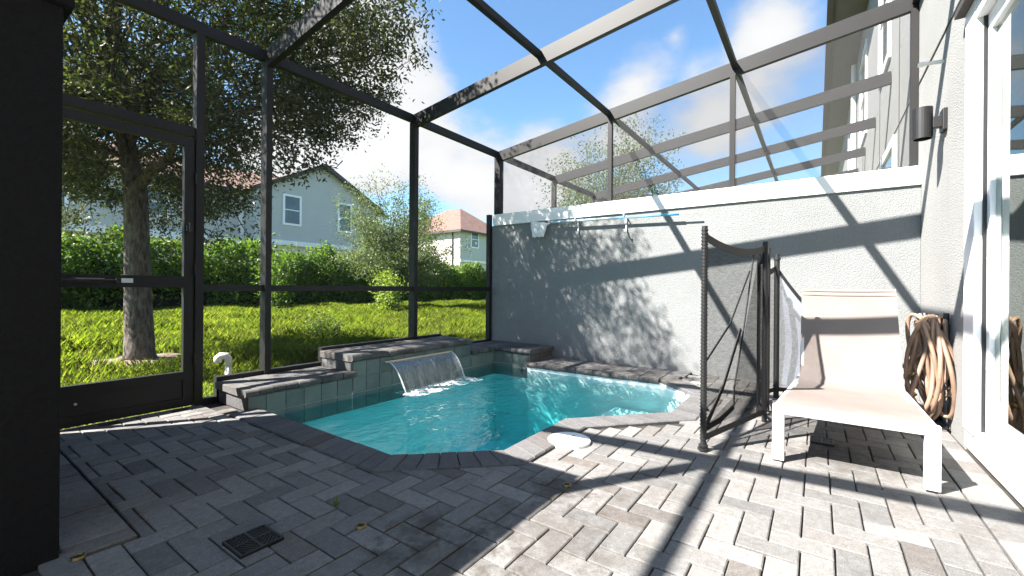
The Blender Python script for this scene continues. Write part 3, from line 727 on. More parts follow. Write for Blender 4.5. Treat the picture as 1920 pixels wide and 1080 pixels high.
# ------------------------------------------------------------------ sun lounger
ch = thing('lounge_chair', (3.3, -.13, 0), 'low cream sling lounge chair with white frame', 'chair')
ya, yb = .165, -.442
def lbox(name, a, b_, mat='chair_white', parent=None): return MB().box(a, b_).build(name, mat, parent or ch, bevel=.004)
for yy in (ya, yb): lbox('leg', (2.735, yy-.028, .002), (2.775, yy+.028, .30)); yk = .082 if yy > 0 else -.446; lbox('leg', (3.98, yk-.022, .002), (4.02, yk+.022, .29))
lbox('front_rail', (2.737, yb+.029, .252), (2.773, ya-.029, .302))
for yy in (ya, yb):
    yk = .082 if yy > 0 else -.446
    part(MB().bar((2.776, yy, .275), (3.98, yk, .265), .036, .05), 'side_rail', 'chair_white', ch, .003)
    part(MB().bar((3.67, yk, .272), (4.065, yk, .905), .02, .02, (1, 0, 0)), 'back_rail', 'chair_white', ch, .003)
b = MB(); prof = [(2.742, .303), (2.78, .318), (2.95, .315), (3.2, .300), (3.45, .292), (3.60, .296), (3.68, .325), (3.74, .40), (3.82, .53), (3.92, .70), (4.02, .86), (4.062, .936)]
ny = 8
def seatpt(x, z, j, off): 
    u = j/ny; f_ = min(1, max(0, (x-2.78)/.9)); yl = .158+(.094-.158)*f_; yr = -.436+(-.458+.436)*f_; y = yl+(yr-yl)*u; sag = -.014*4*u*(1-u)
    return (x, y, z+sag+off)
m_ = len(prof); vs = [seatpt(x, z, j, 0) for x, z in prof for j in range(ny+1)]+[seatpt(x+.004, z-.006, j, 0) for x, z in prof for j in range(ny+1)]
K = ny+1
fs = [(i*K+j, i*K+j+1, (i+1)*K+j+1, (i+1)*K+j) for i in range(m_-1) for j in range(ny)]+[(m_*K+i*K+j, m_*K+(i+1)*K+j, m_*K+(i+1)*K+j+1, m_*K+i*K+j+1) for i in range(m_-1) for j in range(ny)]
b.add(vs, fs).build('sling', 'fabric', ch, True)
lbox('back_rail', (4.066, -.446, .905), (4.088, .082, .928))
for (zz_, xx_) in ((.885, 4.0335), (.915, 4.0505)): MB().bar((xx_-.001, .09, zz_), (xx_-.001, -.454, zz_), .004, .003).build('seam', simple('sling_thread', (.16, .14, .13), .9), ch)
# ------------------------------------------------------------------ removable mesh fence
fe = thing('mesh_fence', (2.9, .45, 0), 'black mesh pool safety fence half folded behind the chair', 'fence')
fp = [(2.664, .527, 1.285, .016), (3.50, .295, 1.26, .017), (3.62, .345, 1.20, .012), (3.80, .30, 1.24, .014), (4.15, .355, 1.14, .012), (4.35, .28, 1.18, .022)]
posts = []
for i, (x, y, h, r) in enumerate(fp):
    b = MB().tube([(x, y, -.03), (x, y, h)], r, 10)
    if i == 0:
        for k in range(60): b.tube([(x, y, .06+k*.0203), (x, y, .068+k*.0203)], r*1.22, 10)
        b.tube([(x, y, 0), (x, y, .012)], r*1.9, 12); b.tube([(x, y, .02), (x, y, .03)], r*1.6, 12)
    if i == 5: b.tube([(x, y, 1.18), (x, y, 1.20)], r*1.3, 10).tube([(x, y, 1.20), (x, y, 1.23)], r*.8, 10)
    b.build('fence_post', 'strap', fe)
def net(a, c, za, zc, sag, name='netting', mat='net', bulge=0., zb=.05, nx=14, nz=10):
    a = Vector(a); c = Vector(c); d = (c-a); nn = Vector((-d.y, d.x)).normalized(); vs = []
    for j in range(nz+1):
        for i in range(nx+1):
            u, v = i/nx, j/nz; p = a+d*u
            top = za+(zc-za)*u-sag*4*u*(1-u); z = zb+(top-zb)*v
            q = bulge*math.sin(math.pi*u)*math.sin(math.pi*min(1, v*1.1)); p = p+nn*q
            vs.append((p.x, p.y, z))
    o = MB().add(vs, [(j*(nx+1)+i, j*(nx+1)+i+1, (j+1)*(nx+1)+i+1, (j+1)*(nx+1)+i) for j in range(nz) for i in range(nx)]).build(name, mat, fe, True)
    top = [Vector(vs[nz*(nx+1)+i]) for i in range(nx+1)]; bot = [Vector(vs[i]) for i in range(nx+1)]
    for nm, row, hh in (('top_strap', top, .045), ('bottom_strap', bot, .035)):
        b = MB(); off = nn*.003
        for i in range(nx):
            p, q = row[i], row[i+1]; w_ = Vector((off.x, off.y, 0)); dn = Vector((0, 0, hh if nm == 'bottom_strap' else -hh))
            b.add([p-w_, q-w_, q-w_+dn, p-w_+dn, p+w_, q+w_, q+w_+dn, p+w_+dn], [(0, 1, 2, 3), (7, 6, 5, 4), (0, 4, 5, 1), (3, 2, 6, 7)])
        b.build(nm, 'strap', fe)
P2 = [(p[0], p[1]) for p in fp]
net(P2[0], P2[1], 1.25, 1.235, .055, bulge=.02)
for i in range(1, 5): net(P2[i], P2[i+1], fp[i][2]-.03, fp[i+1][2]-.03, .03, bulge=.03)
# slack folded panel hanging behind the first one
def band(pts, wd, name='fence_strap'):
    b = MB()
    for i in range(len(pts)-1): b.bar(pts[i], pts[i+1], .006, wd, (0, 0, 1) if abs((Vector(pts[i+1])-Vector(pts[i])).normalized().z) < .8 else (1, 0, 0))
    b.build(name, 'strap', fe)
band([(3.47, .36, 1.20), (3.24, .40, .62), (3.10, .43, .30), (3.09, .43, .17), (2.90, .48, .12), (2.70, .54, .10)], .035)
band([(3.22, .41, .66), (2.95, .47, .32), (2.69, .54, .07)], .03)
band([(3.40, .38, 1.05), (3.05, .45, .70), (2.75, .53, .50)], .012)
sheet('netting', [(3.48, .33, 1.2), (3.1, .44, .22), (2.72, .54, .1), (3.48, .33, .1)], 'net', fe)
net((4.35, .28), (4.48, -.10), 1.13, .62, .04, mat='net_sunlit', bulge=.05)
# ------------------------------------------------------------------ hose and stand
hs = thing('hose_stand', (4.15, -.64, 0), 'black metal hose stand against the house wall', 'stand')
b = MB().bar((4.25, -.70, .0), (4.25, -.70, .74), .13, .018, (1, 0, 0)); b.build('back_plate', 'black_metal', hs)
for xx, yy in ((4.02, -.705), (4.02, -.60)):
    MB().tube([(4.24, -.70, .68), (xx+.08, (yy-.7)/2, .70), (xx, yy, .70), (xx-.015, yy, .775)], .016, 8).build('hook', 'black_metal', hs, True)
MB().tube([(4.25, -.70, .02), (3.98, -.715, .012), (3.98, -.56, .012), (4.3, -.55, .012), (4.25, -.7, .02)], .008, 6).tube([(3.99, -.716, .012), (4.0, -.716, .7)], .006, 6).build('base', 'black_metal', hs, True)
ho = thing('garden_hose', (4.1, -.62, .3), 'tan garden hose coiled over the black hose stand', 'hose')
rr = random.Random(5)
def loop(cx, cy, w, top, bot, tw, ph, r=.0125):
    pts = []
    for i in range(41):
        t = 2*math.pi*i/40; s_ = math.sin(t); c_ = math.cos(t)
        zz = (top+bot)/2+(top-bot)/2*c_; wd = w*(1-.35*c_)*s_
        pts.append((cx+wd*.55+.018*math.sin(3*t+ph), cy+wd*.42+tw*c_+.016*math.sin(2*t+ph*1.7), zz+.006*math.sin(4*t+ph)))
    MB().tube(pts, r, 8, False).build('hose_loop', 'hose', ho, True)
for i in range(12):
    loop(4.02+rr.uniform(-.07, .05), -.63+rr.uniform(-.03, .05), rr.uniform(.05, .17), .735+rr.uniform(-.03, .025), rr.uniform(.02, .28), rr.uniform(-.05, .05), rr.uniform(0, 6))
MB().tube([(4.05, -.60, .50), (4.12, -.54, .42), (4.3, -.53, .36), (4.6, -.50, .32), (4.85, -.42, .20), (4.9, -.30, .03)], .015, 8).build('hose_tail', 'hose', ho, True)
MB().tube([(4.05, -.60, .44), (4.15, -.55, .34), (4.35, -.52, .26), (4.7, -.45, .10), (4.8, -.3, .02)], .015, 8).build('hose_tail', 'hose', ho, True)
for zz_ in (.36, .22): MB().tube([(4.03, -.56, zz_), (4.03, -.53, zz_-.03)], .017, 10).build('coupling', 'brass', ho, True)
# ------------------------------------------------------------------ skimmer net on the wall
sk = thing('skimmer_net', (XW-.07, 2.2, 1.77), 'white pool skimmer net with blue pole hanging under the wall cap', 'pool net')
xp = XW-.075
MB().tube([(xp, 2.90, 1.800), (xp, 1.95, 1.775)], .016, 10).build('pole', 'pale_pole', sk, True)
MB().tube([(xp, 1.95, 1.775), (xp, 1.25, 1.757)], .0135, 10).build('pole', 'blue_pole', sk, True)
MB().tube([(xp, 1.25, 1.757), (xp, 1.06, 1.752)], .008, 8).build('pole_tip', 'pvc', sk, True)
fr = [(xp, 2.90, 1.80), (xp+.02, 2.96, 1.835), (xp+.02, 3.10, 1.845), (xp+.02, 3.215, 1.84), (xp+.02, 3.21, 1.78), (xp+.02, 3.10, 1.765), (xp+.02, 2.96, 1.77), (xp, 2.90, 1.80)]
MB().tube(fr, .010, 8).build('net_frame', 'pvc', sk, True)
b = MB(); vs = []; na, nd = 24, 7
for j in range(nd+1):
    v = j/nd
    for i in range(na):
        t = 2*math.pi*i/na; sq = math.sqrt(max(0, 1-(v*.96)**2))
        vs.append((xp-.005-.045*sq*math.cos(t)*(.3+.7*(1-v*.4))+.004*math.sin(5*t+v*9), 3.075+.135*math.sin(t)*(1-.35*v)+.01*v, 1.815-.20*v+.02*math.sin(t)*(1-v)+.006*math.sin(7*t)))
b.add(vs, [(j*na+i, j*na+(i+1) % na, (j+1)*na+(i+1) % na, (j+1)*na+i) for j in range(nd) for i in range(na)]).build('net_bag', 'bag', sk, True)
for yy, l in ((2.52, 1.66), (1.88, 1.64)):
    hk = MB().tube([(XW+.002, yy, 1.79), (xp-.02, yy, 1.79), (xp-.03, yy, 1.815)], .008, 8).tube([(XW-.01, yy, 1.80), (XW-.012, yy, l), (XW-.05, yy-.005, l-.045), (XW-.085, yy-.01, l-.04), (XW-.09, yy-.01, l-.01)], .010, 8).build('wall_hook', 'pvc', None, True)
    tag(hk, 'white plastic wall hook holding the '+('pale end' if yy > 2.2 else 'blue end')+' of the net pole', 'hook')
# ------------------------------------------------------------------ deck fittings
def disc(x, y, r, z0, z1, n=40, dome=.0):
    b = MB(); vs = [(x+r*math.cos(2*math.pi*i/n), y+r*math.sin(2*math.pi*i/n), z0) for i in range(n)]+[(x+r*math.cos(2*math.pi*i/n), y+r*math.sin(2*math.pi*i/n), z1-.003) for i in range(n)]+[(x+(r-.005)*math.cos(2*math.pi*i/n), y+(r-.005)*math.sin(2*math.pi*i/n), z1) for i in range(n)]
    return b.add(vs, [(i, (i+1) % n, n+(i+1) % n, n+i) for i in range(n)]+[(n+i, n+(i+1) % n, 2*n+(i+1) % n, 2*n+i) for i in range(n)]+[tuple(2*n+i for i in range(n))])
sk_ = thing('skimmer_cover', (2.337, 1.218, 0), 'round white skimmer lid set in the deck by the pool edge', 'lid')
disc(2.337, 1.218, .128, -.02, .0115).build('lid', 'white', sk_); 
for a_ in (-1, 1): disc(2.337+a_*.06, 1.218, .012, .0113, .0125, 14).build('finger_hole', 'drain', sk_)
for (px, py, lab) in ((677, 985, 'brass anchor sleeve in the shaded pavers near the drain grate'), (1063, 908, 'brass anchor sleeve at the shadow edge in front of the skimmer lid'), (147, 1043, 'brass anchor sleeve in the pavers at the foot of the dark pier')):
    c = onz(px, py, .002); t = thing('anchor_sleeve', (c.x, c.y, 0), lab, 'anchor', 'brass fence anchor sleeves in the deck')
    b = MB(); n = 24; vs = [(c.x+r*math.cos(2*math.pi*i/n), c.y+r*math.sin(2*math.pi*i/n), z) for r, z in ((.014, -.01), (.014, .004), (.0155, .006), (.019, .005), (.02, -.004)) for i in range(n)]
    b.add(vs, [(j*n+i, (j+1)*n+i, (j+1)*n+(i+1) % n, j*n+(i+1) % n) for j in range(4) for i in range(n)]).build('ring', 'brass', t, True)
    disc(c.x, c.y, .0142, -.006, .0025, 20).build('hole', 'hole', t)
def drain(cx, cy, s, label):
    t = thing('floor_drain', (cx, cy, 0), label, 'drain')
    MB().box((cx-s, cy-s, -.01), (cx+s, cy+s, .002)).build('pan', 'hole', t)
    f_ = MB()
    for (a, b_) in (((-s, -s), (s, -s+.008)), ((-s, s-.008), (s, s)), ((-s, -s+.008), (-s+.008, s-.008)), ((s-.008, -s+.008), (s, s-.008)), ((-.004, -s+.008), (.004, s-.008)), ((-s+.008, -.004), (-.004, .004)), ((.004, -.004), (s-.008, .004))): f_.box((cx+a[0], cy+a[1], .0), (cx+b_[0], cy+b_[1], .008))
    f_.build('grate_frame', 'drain', t)
    for qx in (-1, 1):
        for qy in (-1, 1):
            for k in range(1, 8):
                d = k/8*(2*(s-.012)); L = s-.01
                # diagonal slat x+y=d inside the quadrant
                x0_, x1_ = max(0.004, d-L), min(L, d-.004)
                if x1_-x0_ < .006: continue
                MB().bar((cx+qx*x0_, cy+qy*(d-x0_), .004), (cx+qx*x1_, cy+qy*(d-x1_), .004), .004, .006).build('slat', 'drain', t)
drain(.738, 1.655, .073, 'square black drain grate with ribbed pattern in the shaded pavers')
c = onz(1541, 827)  # added grate stands in for a dark shadow patch on the pavers
drain(c.x, c.y, .06, 'square black grate added for a dark shadow patch under the lounge chair')
pp = ony(428, 700, YB+.16)
pz = ony(428, 667, YB+.16).z
tag(MB().tube([(pp.x, pp.y, -.12), (pp.x, pp.y, pz-.03)], .024, 14).tube([(pp.x, pp.y, pz-.085), (pp.x, pp.y, pz-.02), (pp.x-.012, pp.y-.004, pz), (pp.x-.06, pp.y+.012, pz+.004), (pp.x-.075, pp.y+.016, pz-.012), (pp.x-.076, pp.y+.016, pz-.05)], .0285, 14).build('vent_pipe', 'pvc', None, True), 'white plastic vent pipe with elbow behind the screen', 'pipe')
# a few weeds in the joints
def tuft(p, n, hgt, name, mat, label, cat):
    vs = []
    for i in range(n):
        a = RNG.uniform(0, 6.28); l = hgt*RNG.uniform(.5, 1); q = np.array(p)+np.array([math.cos(a), math.sin(a), 0])*.006
        d = np.array([math.cos(a)*.6, math.sin(a)*.6, 1.])*l; s_ = np.array([-math.sin(a), math.cos(a), 0])*.0035
        vs += [q-s_, q+s_, q+d]
    o = np_mesh(name, np.array(vs), 3, mat); tag(o, label, cat); return o
c = onz(630, 946); tuft((c.x, c.y, -.005), 14, .035, 'weed', 'hedge', 'tiny green weed growing in a paver joint', 'weed')
# ------------------------------------------------------------------ far houses
def house_window(par, xa, xb, za, zb, y, split=True):
    t_ = .13; wv = MB()
    for (p, q) in (((xa-t_, y-.06, za-t_), (xb+t_, y-.001, za)), ((xa-t_, y-.06, zb), (xb+t_, y-.001, zb+t_)), ((xa-t_, y-.06, za), (xa, y-.001, zb)), ((xb, y-.06, za), (xb+t_, y-.001, zb))): wv.box(p, q)
    if split: wv.box((xa, y-.045, (za+zb)/2-.03), (xb, y-.001, (za+zb)/2+.03))
    o = wv.build('window', 'frame_white', par); MB().box((xa, y-.02, za), (xb, y-.002, zb)).build('pane', 'far_glass', o)
YA = 27.
gl, gp, gr = ony(478, 343, YA), ony(605, 312, YA), ony(664, 352, YA)
ze = 6.75
hA = thing('house', (14, YA+4, 0), 'grey house with front gable and reddish roof behind the hedge', 'house')
xg0, xg1 = gl.x, gp.x*2-gl.x
zb_ = ony(600, 457, YA).z
MB().add([(xg0, YA, zb_), (xg1, YA, zb_), (xg1, YA, ze), ((xg0+xg1)/2, YA, gp.z), (xg0, YA, ze), (xg0, YA+3, zb_), (xg1, YA+3, zb_), (xg1, YA+3, ze), ((xg0+xg1)/2, YA+3, gp.z), (xg0, YA+3, ze)], [(0, 1, 2, 3, 4), (0, 4, 9, 5), (1, 6, 7, 2), (0, 5, 6, 1)]).build('gable_wall', 'house_grey', hA)
for s_ in (-1, 1):
    xm = (xg0+xg1)/2; xe_ = xm+s_*((xg1-xg0)/2+.5); ze_ = ze-.5*(gp.z-ze)/((xg1-xg0)/2)
    a = Vector((xm, YA-.4, gp.z+.12)); c = Vector((xe_, YA-.4, ze_+.12))
    b = MB().add([a, c, c+Vector((0, 6, 0)), a+Vector((0, 6, 0)), a-Vector((0, 0, .1)), c-Vector((0, 0, .1)), c+Vector((0, 6, -.1)), a+Vector((0, 6, -.1))], [(0, 1, 2, 3), (7, 6, 5, 4), (0, 4, 5, 1), (1, 5, 6, 2)]); b.build('gable_roof', 'shingle', hA)
    MB().add([a+Vector((0, -.03, .02)), c+Vector((0, -.03, .02)), c+Vector((0, -.03, -.28)), a+Vector((0, -.03, -.28)), a+Vector((0, .12, -.12)), c+Vector((0, .12, -.12)), c+Vector((0, .12, -.28)), a+Vector((0, .12, -.28))], [(0, 1, 2, 3), (3, 2, 6, 7), (7, 6, 5, 4), (0, 4, 5, 1)]).build('verge_board', 'fascia', hA)
for (pa, pb) in (((534, 367), (561, 421)), ((636, 383), (656, 434))):
    a, c = ony(*pa, YA), ony(*pb, YA); house_window(hA, a.x, c.x, c.z, a.z, YA)
MB().box((xg0-.05, YA-.08, zb_-.3), (xg1+.05, YA+.1, zb_)).build('band', 'white', hA)
MB().box((xg0+.1, YA+.12, -.1), (xg1-.1, YA+3, zb_-.3)).build('ground_floor', 'house_beige', hA)
XLm, XRm = -14., xg1+1.2; Ym = YA+1.2
MB().box((XLm, Ym, zb_-.05), (XRm, Ym+9, 6.6)).build('main_wall', 'house_grey', hA)
MB().box((XLm+.1, Ym+.15, -.1), (XRm-.1, Ym+8.8, zb_-.06)).build('main_ground_floor', 'house_beige', hA)
MB().box((XLm-.05, Ym-.06, zb_-.35), (xg0-.06, Ym+.1, zb_)).build('band', 'white', hA)
MB().box((xg0-.35, Ym-.05, zb_), (xg0-.1, Ym, 6.5)).build('corner_trim', 'white', hA)
b = MB(); e = .5
b.add([(XLm-e, Ym-e, 6.55), (XRm+e, Ym-e, 6.55), (XRm+e, Ym+9+e, 6.55), (XLm-e, Ym+9+e, 6.55), (XLm+4, Ym+4.5, 9.0), (XRm-4, Ym+4.5, 9.0)], [(0, 1, 5, 4), (1, 2, 5), (2, 3, 4, 5), (3, 0, 4), (3, 2, 1, 0)]); b.build('main_roof', 'shingle', hA)
MB().box((XLm-e, Ym-e-.05, 6.4), (XRm+e, Ym-e, 6.62)).build('main_fascia', 'fascia', hA)
for xa in (3.2, 7.0, -2.): house_window(hA, xa, xa+1.1, 4.6, 6.0, Ym)
YBh = 33.
hB = thing('house', (33, YBh+4, 0), 'house with a sunlit pale side and red hipped roof seen right of the pale tree', 'house')
cB = ony(863, 440, YBh); zeB = ony(863, 432, YBh).z; x0 = cB.x; x1 = x0+9; y1 = YBh+11
zb2 = ony(880, 488, YBh).z
MB().box((x0, YBh, zb2), (x1, y1, zeB)).build('upper_wall', 'house_grey', hB)
MB().quad((x0-.01, YBh+.02, -.1), (x0-.01, YBh+.02, zeB-.02), (x0-.01, y1, zeB-.02), (x0-.01, y1, -.1)).build('side_wall', 'house_sunlit', hB)  # sunlit side gets a lighter render, so the sunlight sits in its colour
MB().box((x0+.05, YBh+.15, -.1), (x1-.1, y1-.1, zb2-.02)).build('ground_floor', 'house_beige', hB)
MB().box((x0-.06, YBh-.07, zb2-.25), (x1, YBh+.05, zb2)).build('band', 'white', hB)
e = .55; hp = ony(868, 392, YBh+4.2)
MB().add([(x0-e, YBh-e, zeB), (x1+e, YBh-e, zeB), (x1+e, y1+e, zeB), (x0-e, y1+e, zeB), (x0+4.6, YBh+4.2, hp.z), (x0+4.6, y1-4.5, hp.z)], [(0, 1, 4), (1, 2, 5, 4), (2, 3, 5), (3, 0, 4, 5), (3, 2, 1, 0)]).build('roof', 'shingle', hB)
MB().box((x0-e-.04, YBh-e-.04, zeB-.2), (x1+e, YBh-e, zeB+.05)).box((x0-e-.04, YBh-e, zeB-.2), (x0-e, y1+e, zeB+.05)).build('fascia', 'fascia', hB)
a, c = ony(884, 434, YBh), ony(896, 464, YBh); house_window(hB, a.x, c.x, c.z, a.z, YBh)
MB().tube([(x0-.1, YBh+1.1, zeB-.1), (x0-.1, YBh+1.1, .1)], .07, 8).build('downspout', 'fascia', hB)
# ------------------------------------------------------------------ vegetation
def limb(b, p0, p1, r0, r1, wob=.12, n=7):
    p0 = np.array(p0); p1 = np.array(p1); L = np.linalg.norm(p1-p0); pts = []
    a = RNG.normal(size=3)*wob*L; 
    for i in range(n+1):
        t = i/n; pts.append(tuple(p0+(p1-p0)*t+a*math.sin(math.pi*t)*.5+RNG.normal(size=3)*.012*L*(0 < i < n)))
    b.tube(pts, [r0+(r1-r0)*(i/n)**.8 for i in range(n+1)], 8); return pts
# large oak
tb = onz(262, 679, ZG); T0 = np.array((tb.x, tb.y, ZG-.05))
ok = thing('oak_tree', tuple(T0), 'large shady tree with grey trunk standing outside the screen door', 'tree')
dT = tb.dot(CF)
def tp(px, py, dd=0.): 
    r = ray(px, py); return np.array(CAM+r*((dT+dd)/FPX))
b = MB()
tr_pts = [tp(262, 690), tp(262, 660), tp(259, 560), tp(257, 450), tp(255, 370), tp(244, 300), tp(232, 240), tp(222, 170, .2), tp(214, 90, .3), tp(205, -40, .4)]
tr_r = [.215, .165, .146, .133, .130, .105, .098, .09, .08, .06]
b.tube([tuple(p) for p in tr_pts], tr_r, 14)
FORK = tp(260, 350)
limb(b, FORK, tp(315, 300, -.2), .075, .06, .05); limb(b, tp(315, 300, -.2), tp(420, 170, -.5), .055, .03); 
limb(b, tp(244, 300), tp(160, 280, .3), .06, .03); limb(b, tp(232, 240), tp(330, 130, .6), .09, .06); limb(b, tp(330, 130, .6), tp(430, 20, -.4), .06, .035)
limb(b, tp(222, 170, .2), tp(120, 60, -.3), .07, .03); limb(b, tp(330, 130, .6), tp(560, 120, 0.), .05, .02)
CR_E = [((1.35, 6.2, 4.4), (2.6, 2.7, 2.0), 620), ((1.75, 6.9, 2.95), (1.25, 1.3, 1.15), 170), ((2.9, 5.4, 3.9), (1.25, 1.2, 1.2), 150), ((.7, 7.6, 2.9), (1.6, 1.5, 1.3), 150), ((1.9, 8.2, 3.0), (1.7, 1.6, 1.2), 120)]
cen = np.concatenate([ellip_points(n_, c_, r_) for c_, r_, n_ in CR_E])
# drooping sprays on the pool side of the crown
for (px, py, dd) in [(560, 260, -.6), (600, 220, -.5), (640, 190, -.6), (680, 150, -.7), (610, 290, -.6), (570, 330, -.5), (520, 300, -.3), (430, 380, -.2), (450, 450, .2), (410, 430, 0.), (395, 340, -.2), (470, 300, -.3), (440, 330, .3), (460, 380, .5), (425, 460, .4), (400, 500, .8), (450, 500, .8), (390, 400, .9), (160, 330, .5), (180, 390, .6), (140, 300, .3), (200, 350, .9), (330, 380, 1.), (300, 420, 1.1), (340, 330, .8), (170, 420, 1.), (700, 100, -.8), (725, 60, -.8), (730, 20, -.8), (660, 60, -.6), (540, 200, -.4)]:
    cen = np.concatenate([cen, tp(px, py, dd)+RNG.normal(size=(7, 3))*np.array([.16, .16, .2])])
cen = cen[cen[:, 2] > 1.55]
inside = (cen[:, 1] < YB+.35) & (cen[:, 2] < 3.3)
cen = cen[~inside]
def clear(c_):
    x, y, w = proj(c_); return (190 < x < 330 and 235 < y < 480 and w < dT+.35) or (x > 480 and y > 322-.25*max(0, x-560)) or (380 < x < 480 and y > 280 and RNG.uniform() < .5)
cen = np.array([c_ for c_ in cen if not clear(c_)])
for c_ in cen[RNG.choice(len(cen), 90, replace=False)]:
    k = RNG.integers(5, 9); limb(b, tr_pts[k]*1., c_, .022, .005, .1, 5)
for c_ in cen:
    d_ = tr_pts[7]-c_; d_ = d_/np.linalg.norm(d_)+RNG.normal(size=3)*.35; e_ = c_+d_*RNG.uniform(.25, .6)
    b.tube([tuple(c_-d_*.12), tuple((c_+e_)/2+RNG.normal(size=3)*.03), tuple(e_)], [.003, .006, .008], 4, False)
b.build('trunk', 'bark', ok, True)
LV = clusters(cen, 100, .25, .8); LV = LV[(LV[:, 1] > YB+.15) | (LV[:, 2] > 3.25+.13*(YB-LV[:, 1]))]
np_mesh('crown', leaf_verts(LV, .062, .42), 4, 'oak', ok)
so_ = MB(); vs = [(T0[0], T0[1], ZG+.07)]+[(T0[0]+math.cos(a)*r_, T0[1]+math.sin(a)*r_, ZG+.002) for a, r_ in [(2*math.pi*i/28, RNG.uniform(.55, .95)) for i in range(28)]]
so_.add(vs, [(0, i+1, (i+1) % 28+1) for i in range(28)]); struct(so_.build('soil', 'mulch', None, True))
# hedge
def hedge_pts(n):
    x = RNG.uniform(-9, 34, n); top = 2.72-.018*np.clip(x-8, 0, 99)+.28*np.sin(x*1.7)+.16*np.sin(x*4.3+1)+RNG.normal(size=n)*.08
    z = top*(RNG.uniform(0, 1, n)**.62); bump = .22*np.sin(x*2.3)*np.sin(z*2.1+x)
    front = RNG.uniform(0, 1, n)**1.8
    y = 19.25+bump+front*1.6*(.5+.5*z/2.7)
    keep = ~((x < 7) & (z < .85) & (RNG.uniform(0, 1, n) < .75))
    return np.stack([x, y, z+ZG], 1)[keep]
hd = thing('hedge', (12, 20, ZG), 'long bright green hedge along the back of the lawn', 'hedge')
np_mesh('foliage', leaf_verts(hedge_pts(88000), .17, .5, .8), 4, 'hedge', hd)
MB().box((-9, 20.2, ZG-.1), (34, 20.9, 1.75)).build('hedge_core', simple('twiggy_hedge_core', (.018, .022, .010), .95, .4, 3.), hd)
tag(MB().box((-9, 20.95, ZG-.1), (7.5, 21.15, .95)).build('garden_wall', 'house_grey'), 'low grey garden wall behind the thin foot of the hedge', 'wall')
# feathery tree
ft0 = ray(742, 572); ftb = CAM+ft0*(17.5/FPX); ftb.z = ZG
ft = thing('feathery_tree', tuple(ftb), 'pale feathery young tree standing before the hedge', 'tree')
b = MB(); base = np.array(ftb); topz = 5.9
cen = []
limb(b, base, base+np.array([.1, .1, 2.2]), .09, .06, .04)
for i in range(90):
    a = RNG.uniform(0, 6.28); el = RNG.uniform(.1, 1.25); L = RNG.uniform(1.7, 3.6)*(1. if el > .7 else .85)
    p0 = base+np.array([.08, .08, RNG.uniform(1.0, 2.3)]); p1 = p0+np.array([math.cos(a)*math.cos(el)*.95, math.sin(a)*math.cos(el)*.95, math.sin(el)*1.05])*L
    pts = limb(b, p0, p1, .03, .006, .12, 6)
    for k in range(2, 7):
        for q in range(3): cen.append(np.array(pts[k])+RNG.normal(size=3)*.13)
b.build('trunk', 'bark', ft, True)
np_mesh('crown', leaf_verts(clusters(np.array(cen), 34, .4, .8), .095, .40), 4, 'feather', ft)
# neighbour tree seen through the far screens
nt0 = CAM+ray(1150, 330)*(15./FPX)
n_t = thing('garden_tree', (nt0.x, nt0.y, ZG), 'olive green tree seen through the screens above the wall', 'tree')
b = MB(); base = np.array((nt0.x, nt0.y, ZG)); cen = []
limb(b, base, base+np.array([0, 0, 2.6]), .12, .08, .03)
for i in range(95):
    a = RNG.uniform(0, 6.28); el = RNG.uniform(.1, 1.35); L = RNG.uniform(1.6, 3.9)
    p0 = base+np.array([0, 0, RNG.uniform(1.8, 2.8)]); p1 = p0+np.array([math.cos(a)*math.cos(el)*.85, math.sin(a)*math.cos(el)*.85, math.sin(el)*1.12])*L
    pts = limb(b, p0, p1, .03, .006, .12, 6)
    for k in range(2, 7):
        for q in range(3): cen.append(np.array(pts[k])+RNG.normal(size=3)*.16)
b.build('trunk', 'bark', n_t, True)
np_mesh('crown', leaf_verts(clusters(np.array(cen), 34, .45, .8), .10, .42), 4, 'feather', n_t)
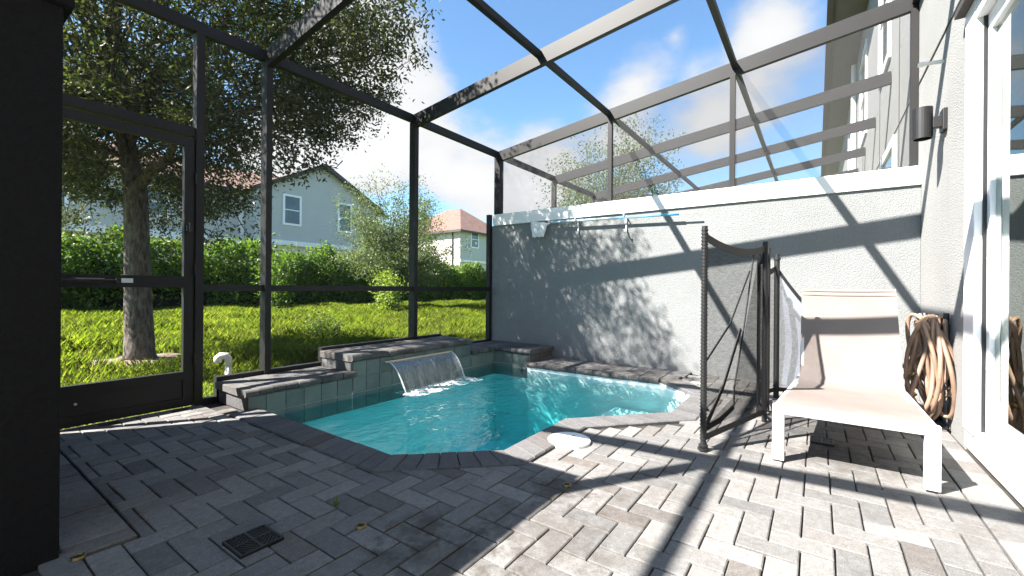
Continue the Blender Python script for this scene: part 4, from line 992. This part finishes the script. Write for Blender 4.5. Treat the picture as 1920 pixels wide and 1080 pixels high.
# shrubs
def shrub(name, px, py, r, h, mat, label, n=2600, lf=.11):
    c = onz(px, py, ZG); t = thing(name, (c.x, c.y, ZG), label, 'shrub')
    b = MB(); cs = []
    for i in range(14):
        a = RNG.uniform(0, 6.28); rr_ = r*RNG.uniform(.2, 1.); tip = np.array((c.x+math.cos(a)*rr_, c.y+math.sin(a)*rr_, ZG+h*RNG.uniform(.55, 1)))
        pts = limb(b, (c.x, c.y, ZG), tip, .012, .004, .1, 5); cs += [np.array(p) for p in pts[1:]]
    b.build('stems', 'bark', t, True)
    np_mesh('foliage', leaf_verts(clusters(np.array(cs), n//len(cs), r*.55, 1.), lf, .45, .6), 4, mat, t)
shrub('yellow_shrub', 727, 592, .62, 1.45, 'lime', 'pale yellow green shrub on the lawn at the hedge', 2600, .12)
shrub('weedy_shrub', 606, 640, .38, .48, 'lime', 'low leafy weed clump rising from the tall grass', 1500, .06)
shrub('leafy_shrub', 520, 500+85, .9, 2.6, 'hedge', 'loose leafy shrub in front of the hedge near the grey gable house', 3000, .13)
shrub('leafy_shrub', 150, 592, .8, 1.7, 'hedge', 'sprawling leafy shrub before the low garden wall', 2600, .12)
# tall grass: one uncountable mass
def grass(n):
    d = 4.15+15.3*RNG.uniform(0, 1, n)**1.75
    x = RNG.uniform(-1.5, 30, n); m = (x < d*1.45+1.5) & (x > d*.05-1.2); x, d = x[m], d[m]; n = len(x)
    patch = np.sin(x*1.1+.7*d)*np.sin(d*1.6-x*.4)+.6*np.sin(x*2.9+1)*np.sin(d*3.3)
    hgt = (.13+.07*patch+.04*np.clip((d-6)/6, 0, 1)*2)*RNG.uniform(.5, 1.3, n); hgt = np.clip(hgt, .035, .5)
    tr_ = np.hypot(x-T0[0], d-T0[1]); k_ = (tr_ > .5+.45*RNG.uniform(0, 1, n)); x, d, hgt = x[k_], d[k_], hgt[k_]; n = len(x)
    hgt = np.where(d < 5.2, hgt*.55, hgt)
    a = RNG.uniform(0, 6.283, n); lean = RNG.uniform(.15, .75, n)*hgt
    w_ = (.0017+.00045*d)*RNG.uniform(.7, 1.3, n)
    b0 = np.stack([x, d, np.full(n, ZG)], 1); s_ = np.stack([-np.sin(a)*w_, np.cos(a)*w_, np.zeros(n)], 1)
    mid = b0+np.stack([np.cos(a)*lean*.35, np.sin(a)*lean*.35, hgt*.6], 1); tip = b0+np.stack([np.cos(a)*lean, np.sin(a)*lean, hgt], 1)
    q = np.stack([b0-s_, b0+s_, mid+s_*.7, tip, mid-s_*.7], 1)
    return q.reshape(-1, 3)
stuff(np_mesh('grass', grass(640000), 5, 'grass'))
